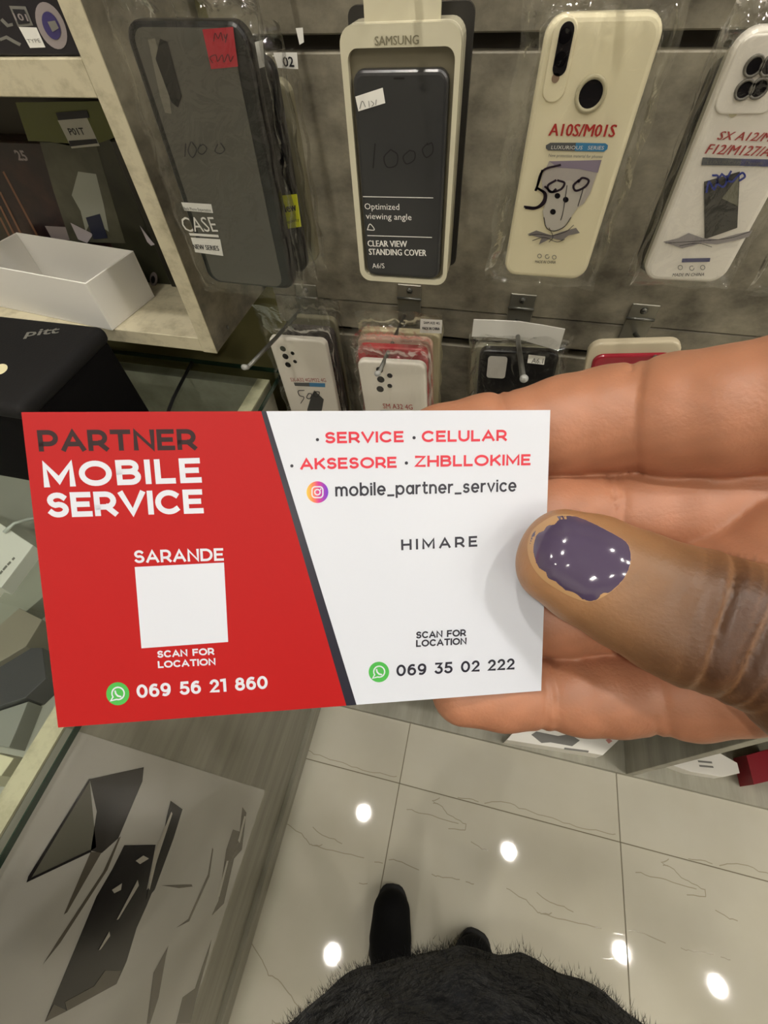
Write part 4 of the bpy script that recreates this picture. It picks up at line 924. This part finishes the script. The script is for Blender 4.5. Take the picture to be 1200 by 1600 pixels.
ct_('SERVICE', CTR, (508, 693), (631, 691), (508, 675), 0.215)
ct_('CELULAR', CTR, (659, 691), (792, 689), (659, 673), 0.215)
ct_('AKSESORE', CTR, (469, 734), (620, 731), (469, 716), 0.215)
ct_('ZHBLLOKIME', CTR, (648, 730), (829, 727), (648, 712), 0.215)
child_flat('bullet_dot', CNAVY, cf, card, [disc_pts(u, v, 2.6, 12) for u, v in ((496, 687), (647, 684), (456, 728), (635, 723.5))], z2)
ct_('mobile_partner_service', CNAVY, (524, 776), (807, 768), (524, 755), 0.16, 0.32)
ct_('HIMARE', CNAVY, (627, 860), (746, 854), (626, 843), 0.2, 0.62)
ct_('SCAN FOR', CNAVY, (650, 998), (728, 994), (650, 987), 0.22)
ct_('LOCATION', CNAVY, (650, 1011), (729, 1007), (650, 1000), 0.22)
ct_('069 35 02 222', CNAVY, (619, 1057), (804, 1046), (618, 1039), 0.19, 0.36)
def chat_icon(u, v, r):
    o = child_flat('chat_logo', CGRN, cf, card, [disc_pts(u, v, r, 36)], z2)
    k = r / 18
    ring = arc(u + 0.5, v - 0.5, 9.6 * k, 9.6 * k, -215, 105, 26)
    child_flat('chat_logo_bubble', CW, cf, card, stroke_polys([ring + [(u - 11 * k, v + 11 * k), ring[0]]], 2.2 * k), z3)
    child_flat('chat_logo_handset', CW, cf, card, stroke_polys([[(u - 4 * k, v - 4 * k), (u - 3 * k, v), (u, v + 3.4 * k), (u + 4.5 * k, v + 4.5 * k)]], 2.6 * k), z3)
chat_icon(184, 1084, 18); chat_icon(592, 1050, 16)
# round colour-graded camera logo
mg = bpy.data.materials.new('logo_gradient'); mg.use_nodes = True; nt = mg.node_tree; bs = nt.nodes['Principled BSDF']; bs.inputs['Roughness'].default_value = 0.35
tc = nt.nodes.new('ShaderNodeTexCoord'); mp = nt.nodes.new('ShaderNodeMapping'); gr = nt.nodes.new('ShaderNodeTexGradient'); rp = nt.nodes.new('ShaderNodeValToRGB')
lx, ly = cf.pix(496, 769); lr = 17 / F * 0.079
mp.inputs['Location'].default_value = (-(lx - lr) / (2 * lr), 0, 0); mp.inputs['Scale'].default_value = (1 / (2 * lr), 1, 1)
nt.links.new(tc.outputs['Object'], mp.inputs[0]); nt.links.new(mp.outputs[0], gr.inputs[0]); nt.links.new(gr.outputs[0], rp.inputs[0]); nt.links.new(rp.outputs[0], bs.inputs['Base Color'])
rp.color_ramp.elements[0].color = (*lin((244, 190, 60)), 1); rp.color_ramp.elements[1].color = (*lin((96, 40, 190)), 1)
for pos, c in ((0.3, (232, 120, 70)), (0.55, (196, 40, 130)), (0.8, (140, 40, 170))):
    el = rp.color_ramp.elements.new(pos); el.color = (*lin(c), 1)
child_flat('camera_logo', mg, cf, card, [disc_pts(496, 769, 17, 36)], z2)
child_flat('camera_logo_outline', CW, cf, card, stroke_polys([rrect(17, 17, 5, 5, 496, 769) + [rrect(17, 17, 5, 5, 496, 769)[0]], arc(496, 769, 4.2, 4.2, 0, 360, 18)], 2.0) + [disc_pts(501, 764.4, 1.2, 8)], z3)

# ------------------------------------------------------------------ the person: hand, coat, trousers, shoes
def K(u, v, z): return np.array([(u - 600) / F * z, (v - 800) / F * z, z])       # camera millimetres
def wcam(p): return B @ (np.array(p) - CAM) * 1000
wrist = np.array([168.0, 4.0, 34.0]); elbow_w = np.array([0.35, -0.07, 1.29]); elbow = wcam(elbow_w)
FING = {
 'index': [(K(628, 708, 97), 6.6), (K(690, 696, 97), 8.7), (K(760, 683, 96), 9.1), (K(800, 680, 95.5), 9.0), (K(880, 667, 94), 10.5), (K(950, 656, 91), 10.7), (K(988, 653, 89), 10.5), (K(1050, 650, 85), 11.5), (K(1130, 645, 80), 11.5), (K(1230, 630, 75), 11.5), (K(1420, 610, 69), 12)],
 'middle': [(K(640, 826, 99.5), 6.5), (K(720, 822, 99), 8.9), (K(800, 818, 99), 9.2), (K(870, 812, 97.5), 10.3), (K(945, 808, 95.5), 10.0), (K(1010, 808, 93), 10.6), (K(1100, 804, 88), 10.2), (K(1230, 774, 83), 10.2), (K(1420, 740, 75), 12.0)],
 'ring': [(K(660, 962, 101), 6.3), (K(740, 964, 100.5), 8.2), (K(810, 964, 99.5), 8.2), (K(880, 960, 98), 9.2), (K(950, 952, 95.5), 8.9), (K(1020, 938, 91), 9.8), (K(1120, 908, 84), 9.8), (K(1240, 868, 76.5), 10.4), (K(1420, 850, 70), 12.5)],
 'pinky': [(K(724, 1082, 98.5), 7.0), (K(785, 1080, 98), 8.2), (K(848, 1083, 97), 7.3), (K(905, 1082, 96), 8.7), (K(960, 1083, 94), 8.6), (K(1012, 1083, 92), 7.9), (K(1075, 1082, 89), 8.9), (K(1150, 1070, 84), 8.8), (K(1260, 1040, 78), 9.8), (K(1420, 1000, 71), 11.5)],
}
TH_PTS = [(K(874, 870, 78.0), 6.6), (K(920, 890, 77.2), 7.2), (K(985, 922, 75.6), 7.6), (K(1050, 952, 73.6), 8.0), (K(1095, 968, 72.4), 8.4), (K(1160, 990, 70.6), 8.3), (K(1250, 1030, 68), 9.0), (K(1390, 1100, 63), 12)]
SIDE = []
for i, (q, r) in enumerate(TH_PTS):
    t = TH_PTS[min(i + 1, len(TH_PTS) - 1)][0] - TH_PTS[max(i - 1, 0)][0]; t /= np.linalg.norm(t)
    vdir = q / np.linalg.norm(q); s_ = np.cross(vdir, t); SIDE.append(s_ / np.linalg.norm(s_))
TSPREAD = [2.0, 2.5, 2.7, 2.9, 3.1, 3.0, 2.6, 2.0]
def along(P, pts):
    """Arc length in mm of the nearest point of a chain."""
    best = None; s0 = 0; bs_ = None
    for (a, _), (b, _) in zip(pts[:-1], pts[1:]):
        L = np.linalg.norm(b - a); e, t = cone(P, a, b, 0, 0); sv = s0 + t * L
        if best is None: best, bs_ = e, sv
        else:
            mk = e < best; best = np.where(mk, e, best); bs_ = np.where(mk, sv, bs_)
        s0 += L
    return bs_
def thumb_sdf(P, creases=True):
    A = [(q + SIDE[i] * TSPREAD[i], r) for i, (q, r) in enumerate(TH_PTS)]; Bq = [(q - SIDE[i] * TSPREAD[i], r) for i, (q, r) in enumerate(TH_PTS)]
    d = smin(chain(P, A, 1.0), chain(P, Bq, 1.0), 3.0)
    if creases:
        s_ = along(P, TH_PTS)
        ctr = sum(q for q, _ in TH_PTS[3:6]) / 3
        lat = (P - ctr) @ SIDE[4].astype(np.float32)
        front = np.clip((ctr[2] + 2 - P[..., 2]) / 6, 0, 1)
        for s0, dp, wd, bow in ((19.6, .5, .8, .12), (21.2, .25, .5, .1), (23.2, 1.15, .9, .05), (25.2, .4, .45, 0), (26.6, .5, .5, -.04), (28.4, 1.3, .95, -.06), (30.2, .4, .5, -.08), (32.0, .6, .6, -.1), (34.2, .9, .85, -.12)):
            d = d + dp * front * np.exp(-((s_ - s0 - bow * lat - 0.012 * lat * lat) / wd) ** 2)
    return d
CR = {'index': (22.5, 48.5), 'middle': (23, 43), 'ring': (22, 41), 'pinky': (17.5, 39)}
def hand_sdf(P):
    dt = thumb_sdf(P)
    df = None
    for nm, pts in FING.items():
        e = chain(P, pts, 1.2)
        s_ = along(P, pts)
        for s0 in CR[nm]:
            for off, dp in ((-1.2, .75), (1.1, .55)):
                e = e + dp * np.exp(-((s_ - s0 - off) / .55) ** 2)
        df = e if df is None else smin(df, e, 0.35)
    mc = [FING[n][-1] for n in ('index', 'middle', 'ring', 'pinky')]
    pal = None
    wr = [wrist + np.array([-6, -14, 6]), wrist + np.array([-6, -4, 4]), wrist + np.array([-6, 6, 2]), wrist + np.array([-8, 15, 2])]
    for (m_, r_), w_ in zip(mc, wr):
        e, _ = cone(P, m_, w_, r_ + 0.5, 15); pal = e if pal is None else smin(pal, e, 8)
    for a_, b_ in zip(mc[:-1], mc[1:]):
        e, _ = cone(P, a_[0], b_[0], a_[1], b_[1]); pal = smin(pal, e, 5)
    e, _ = cone(P, TH_PTS[-1][0], wrist + np.array([-14, 12, 2]), 13.5, 17); then = e
    e, _ = cone(P, wrist, elbow, 21, 33); pal = smin(pal, e, 14)
    df = smin(df, pal, 2.0)
    dt = smin(dt, then, 5)
    e = smin(then, pal, 10)
    return np.minimum(np.minimum(dt, e), smin(dt, df, 0.6)), dt, df
person = empty('person', loc=(0.09, -0.25, 0.0))
tag(person, 'person in fuzzy black coat and black shoes holding out the card', 'person')
hs = 0.6
lo = np.array([-2, -38, -2.0]); hi = np.array([200, 62, 112.0])
# coarse field first, then a fine one in a thin band round the skin
Pc = grid(lo, hi, hs * 4); Dc = hand_sdf(Pc)[0]
nf = [4 * (n_ - 1) + 1 for n_ in Dc.shape]
near = np.abs(Dc) < 5.5
up = [np.minimum((np.arange(n_) + 2) // 4, m_ - 1) for n_, m_ in zip(nf, Dc.shape)]
ixs = np.ix_(*up); Dh = Dc[ixs].copy(); mk = near[ixs]; del Pc
I_ = np.argwhere(mk); dT = np.full(nf, 50, np.float32); dF = np.full(nf, 50, np.float32)
for c0 in range(0, len(I_), 400000):
    Ic = I_[c0:c0 + 400000]; a_, b_, c_ = hand_sdf((lo + Ic * hs).astype(np.float32)); k_ = (Ic[:, 0], Ic[:, 1], Ic[:, 2])
    Dh[k_] = a_; dT[k_] = b_; dF[k_] = c_
V, Q = surface_nets(Dh, lo, hs)
gi = np.clip(((V - lo) / hs).astype(int), 0, np.array(Dh.shape) - 2)
def grad(Dv, I):
    g_ = np.stack([Dv[np.minimum(I[:, 0] + 1, Dv.shape[0] - 1), I[:, 1], I[:, 2]] - Dv[np.maximum(I[:, 0] - 1, 0), I[:, 1], I[:, 2]],
                   Dv[I[:, 0], np.minimum(I[:, 1] + 1, Dv.shape[1] - 1), I[:, 2]] - Dv[I[:, 0], np.maximum(I[:, 1] - 1, 0), I[:, 2]],
                   Dv[I[:, 0], I[:, 1], np.minimum(I[:, 2] + 1, Dv.shape[2] - 1)] - Dv[I[:, 0], I[:, 1], np.maximum(I[:, 2] - 1, 0)]], 1)
    return g_ / (np.linalg.norm(g_, axis=1)[:, None] + 1e-9)
Nn = grad(Dh, gi)
wt_ = dT[gi[:, 0], gi[:, 1], gi[:, 2]] - dF[gi[:, 0], gi[:, 1], gi[:, 2]]
# the back of the thumb is deep brown skin, with shade painted in towards its base, the palm side of the fingers lighter and pinker
Vv = V / np.linalg.norm(V, axis=1)[:, None]
th_m = np.clip(0.5 - wt_ / 1.6, 0, 1)
s_t = along(V.astype(np.float32), TH_PTS)
dors = np.clip(0.62 + 0.75 * (-(Nn * Vv).sum(1)) - 0.2, 0, 1) * np.clip(0.12 + s_t / 28, 0, 1)
# away from the camera the fingers show their brown backs
back = np.clip((Nn * Vv).sum(1) * 1.3 - 0.15, 0, 1)
palm = np.array(lin((170, 116, 88))); brown = np.array(lin((74, 47, 30))); tipc = np.array(lin((166, 122, 84)))
C_ = palm * (1 - back[:, None]) + brown * back[:, None]
Ct = tipc * (1 - dors[:, None]) + brown * dors[:, None]
C_ = C_ * (1 - th_m[:, None]) + Ct * th_m[:, None]
mott = 1 + 0.06 * np.sin(V[:, 0] * .9 + 2 * np.sin(V[:, 1] * .5)) * np.sin(V[:, 1] * .8 + V[:, 2] * .5)
C_ *= mott[:, None]
for _ in range(3):                                       # even out the field's steps
    acc = np.zeros_like(V); cnt = np.zeros(len(V))
    for a_, b_ in ((0, 1), (1, 2), (2, 3), (3, 0)):
        np.add.at(acc, Q[:, a_], V[Q[:, b_]]); np.add.at(cnt, Q[:, a_], 1)
        np.add.at(acc, Q[:, b_], V[Q[:, a_]]); np.add.at(cnt, Q[:, b_], 1)
    V = V * 0.45 + 0.55 * acc / np.maximum(cnt, 1)[:, None]
Wv = CAM + (V / 1000) @ B
hme = mesh_from('hand', Wv, Q.tolist(), True)
at = hme.color_attributes.new('skin_tone', 'FLOAT_COLOR', 'POINT')
at.data.foreach_set('color', np.concatenate([C_, np.ones((len(C_), 1))], 1).astype(np.float32).ravel())
SKIN = mat('skin', (200, 140, 105), 0.45, attr='skin_tone', sss=0.1, bump=(1400, 0.25, 0.0004))
hand = wpar(link('hand', hme, SKIN), person); hand['label'] = 'brown hand pinching the card'
# thumb nail, draped over the thumb
NAIL = [(827, 855.5), (832.5, 833), (846, 819), (871, 805.5), (899, 806.5), (930, 819), (962, 836), (981, 850), (986, 873), (980, 895), (965.5, 915), (944.5, 931), (922, 939.5), (895.5, 932.5), (867.5, 917), (846.5, 901), (832.5, 880)]
def drape(outline, lift, chips=0.0, seed=1, n=90, rings=9, dome=0.25):
    rg = random.Random(seed); O = np.array(outline); c = O.mean(0); m_ = len(O); pts = []
    for k in range(n):
        t = k / n * m_; i = int(t); f_ = t - i
        p0, p1, p2, p3 = O[(i - 1) % m_], O[i % m_], O[(i + 1) % m_], O[(i + 2) % m_]
        pts.append(0.5 * ((2 * p1) + (p2 - p0) * f_ + (2 * p0 - 5 * p1 + 4 * p2 - p3) * f_ ** 2 + (3 * p1 - p0 - 3 * p2 + p3) * f_ ** 3))
    pts = [p_ + (c - p_) * chips * (0.12 * rg.random() + sum(math.exp(-((k - c_) / w_) ** 2) * h_ for c_, w_, h_ in ((12, 2.5, .8), (18, 2, 1.0), (24, 3, .35), (100, 3, .6), (107, 2, .9), (92, 2.5, .5), (78, 2, .4)))) for k, p_ in enumerate(pts)]
    UV = [c]; fr_ = [0]
    for r_ in range(1, rings + 1):
        for p_ in pts: UV.append(c + (p_ - c) * r_ / rings); fr_.append(r_ / rings)
    UV = np.array(UV); fr_ = np.array(fr_)
    d = np.stack([(UV[:, 0] - 600) / F, (UV[:, 1] - 800) / F, np.ones(len(UV))], 1); d /= np.linalg.norm(d, axis=1)[:, None]
    t = np.full(len(UV), 55.0)
    for _ in range(60): t += 0.8 * thumb_sdf((d * t[:, None]).astype(np.float32), False)
    t -= lift * np.sqrt(np.clip(1.02 - fr_ ** 4, 0, 1)) + dome * (1 - fr_ ** 2)
    Vn = CAM + (d * t[:, None] / 1000) @ B
    Fc = [(0, 1 + k, 1 + (k + 1) % n) for k in range(n)]
    for r_ in range(rings - 1):
        for k in range(n): a_ = 1 + r_ * n + k; b_ = 1 + r_ * n + (k + 1) % n; Fc.append((a_, a_ + n, b_ + n, b_))
    return Vn, Fc
base_out = [((u - 905) * 1.02 + 903.5, (v - 870) * 1.012 + 870) for u, v in NAIL]
Vn, Fc = drape(base_out, 0.35); nb = link('thumb_nail', mesh_from('thumb_nail', Vn, Fc, True), mat('bare_nail', (180, 142, 100), 0.35), hand)
Vn, Fc = drape(NAIL, 0.55, 0.07, 5, 120); link('nail_polish', mesh_from('nail_polish', Vn, Fc, True), mat('purple_polish', (76, 64, 90), 0.12, spec=0.6, coat=0.6), hand)['label'] = 'chipped glossy purple nail polish'

# coat, trousers and shoes (metres)
def body_mesh(fn, lo, hi, h):
    P = grid(np.array(lo), np.array(hi), h); D = fn(P); V, Q = surface_nets(D, np.array(lo), h); return V, Q, D
CXb = 0.116
def coat_fn(P):
    S = P * np.array([1, 1.18, 1], np.float32)
    def c_(a, b, ra, rb): return cone(S, np.array(a) * [1, 1.18, 1], np.array(b) * [1, 1.18, 1], ra, rb)[0]
    d = c_((CXb + .005, -.27, .72), (CXb, -.241, 1.0), .18, .203)
    d = smin(d, c_((CXb, -.241, 1.0), (CXb, -.275, 1.24), .203, .174), .05)
    d = smin(d, c_((CXb - .12, -.30, 1.30), (CXb + .12, -.30, 1.30), .075, .075), .08)
    d = smin(d, c_((CXb, -.30, 1.3), (CXb, -.30, 1.40), .075, .062), .04)
    d = smin(d, cone(P, (CXb + .16, -.29, 1.30), elbow_w, .068, .06)[0], .03)
    ww = CAM + (wrist / 1000) @ B; cuff = elbow_w + (ww - elbow_w) * 0.77
    d = smin(d, cone(P, elbow_w, cuff, .058, .047)[0], .03)
    d = smin(d, cone(P, (CXb - .16, -.30, 1.29), (CXb - .2, -.34, 1.02), .066, .058)[0], .03)
    d = smin(d, cone(P, (CXb - .2, -.34, 1.02), (CXb - .13, -.24, .86), .056, .05)[0], .03)
    d = np.maximum(d, .62 - P[..., 2])
    n_ = np.sin(P[..., 0] * 61 + 2.1 * np.sin(P[..., 2] * 37)) * np.sin(P[..., 2] * 53 + 1.7 * np.sin(P[..., 1] * 43)) * np.sin(P[..., 1] * 57 + 1.3 * np.sin(P[..., 0] * 71))
    n2 = np.sin(P[..., 0] * 23 + P[..., 2] * 9) * np.sin(P[..., 2] * 17 + P[..., 1] * 13)
    return d - 0.006 * n_ - 0.006 * n2
V, Q, D = body_mesh(coat_fn, (-.24, -.52, .58), (.46, .03, 1.50), .009)
COAT = mat('black_fleece', (20, 21, 24), 0.95, spec=0.1, noise=((52, 54, 60), 60, (1, 1, 1), 6, 0.45, 0.8), bump=(140, 0.8, 0.006), sheen=0.15)
coat = wpar(link('coat', mesh_from('coat', V, Q.tolist(), True), COAT), person); coat['label'] = 'fuzzy black fleece coat'
gi = np.clip(((V - np.array([-.24, -.52, .58])) / .009).astype(int), 0, np.array(D.shape) - 2); Nb = grad(D, gi)
rg = np.random.RandomState(4); NB = 150000; idx = rg.randint(0, len(V), NB)
a_ = V[idx] + rg.normal(0, .003, (NB, 3)); dr = Nb[idx] * .8 + rg.normal(0, .6, (NB, 3)); dr /= np.linalg.norm(dr, axis=1)[:, None]
sd = np.cross(dr, rg.normal(0, 1, (NB, 3))); sd /= np.linalg.norm(sd, axis=1)[:, None] + 1e-9
pv = np.stack([a_ - Nb[idx] * .002 - sd * .00022, a_ - Nb[idx] * .002 + sd * .00022, a_ + dr * rg.uniform(.002, .0058, (NB, 1))], 1).reshape(-1, 3)
pfc = [(3 * k, 3 * k + 1, 3 * k + 2) for k in range(NB)]
pile = link('fleece_pile', mesh_from('fleece_pile', pv, pfc), COAT, coat); pile['kind'] = 'stuff'
FEET = [((-0.008, -0.106), (0.035, -0.37)), ((0.212, -0.143), (0.172, -0.40))]
def trouser_fn(P):
    d = None
    for toe, heel in FEET:
        ank = (heel[0] * .75 + toe[0] * .25, heel[1] * .78 + toe[1] * .22); hipx = CXb + (-.085 if toe[0] < CXb else .085)
        e = smin(cone(P, (ank[0], ank[1], .10), (hipx * .5 + ank[0] * .5, -.27, .47), .055, .07)[0], cone(P, (hipx * .5 + ank[0] * .5, -.27, .47), (hipx, -.27, .85), .07, .09)[0], .03)
        d = e if d is None else np.minimum(d, e)
    return np.maximum(d, .075 - P[..., 2])
V, Q, D = body_mesh(trouser_fn, (-.16, -.48, .04), (.34, -.12, .96), .010)
wpar(link('trousers', mesh_from('trousers', V, Q.tolist(), True), mat('black_cloth', (18, 18, 20), 0.85)), person)
SHOE = mat('black_shoe', (10, 10, 12), 0.8, spec=0.2)
for toe, heel in FEET:
    toe = np.array(toe); heel = np.array(heel); ax = heel - toe; Ls = np.linalg.norm(ax); ax /= Ls; nx_ = np.array([-ax[1], ax[0]])
    def at3(s_, o_, z_): q = toe + ax * s_ + nx_ * o_; return (q[0], q[1], z_)
    def shoe_fn(P):
        d = smin(cone(P, at3(.047, 0, .038), at3(.10, 0, .042), .034, .042)[0], cone(P, at3(.10, 0, .042), at3(Ls - .045, 0, .048), .042, .036)[0], .02)
        d = smin(d, cone(P, at3(.15, 0, .06), at3(Ls - .05, 0, .11), .03, .042)[0], .03)
        d = smin(d, cone(P, at3(.052, 0, .036), at3(.095, 0, .036), .045, .048)[0], .01)
        return np.maximum(np.maximum(d, .016 - P[..., 2]), P[..., 2] - .135)
    c = toe + ax * Ls / 2
    V, Q, D = body_mesh(shoe_fn, (c[0] - .10, c[1] - .17, .005), (c[0] + .10, c[1] + .17, .145), .005)
    so = wpar(link('shoe', mesh_from('shoe', V, Q.tolist(), True), SHOE), person)
    outl = []
    for k in range(40):
        a_ = 2 * math.pi * k / 40; s_ = Ls / 2 - math.cos(a_) * Ls / 2; hw = (.050 if s_ < .14 else .040) * (1 if 0.05 < s_ < Ls - .05 else 1)
        outl.append(tuple(toe + ax * s_ + nx_ * math.copysign(abs(math.sin(a_)) ** .6, math.sin(a_)) * hw))
    if sum(outl[i][0] * outl[(i + 1) % 40][1] - outl[(i + 1) % 40][0] * outl[i][1] for i in range(40)) < 0: outl = outl[::-1]
    slab('sole', mat('black_rubber', (20, 20, 22), 0.7), outl, 0.0004, 0.018, so, 0.003)
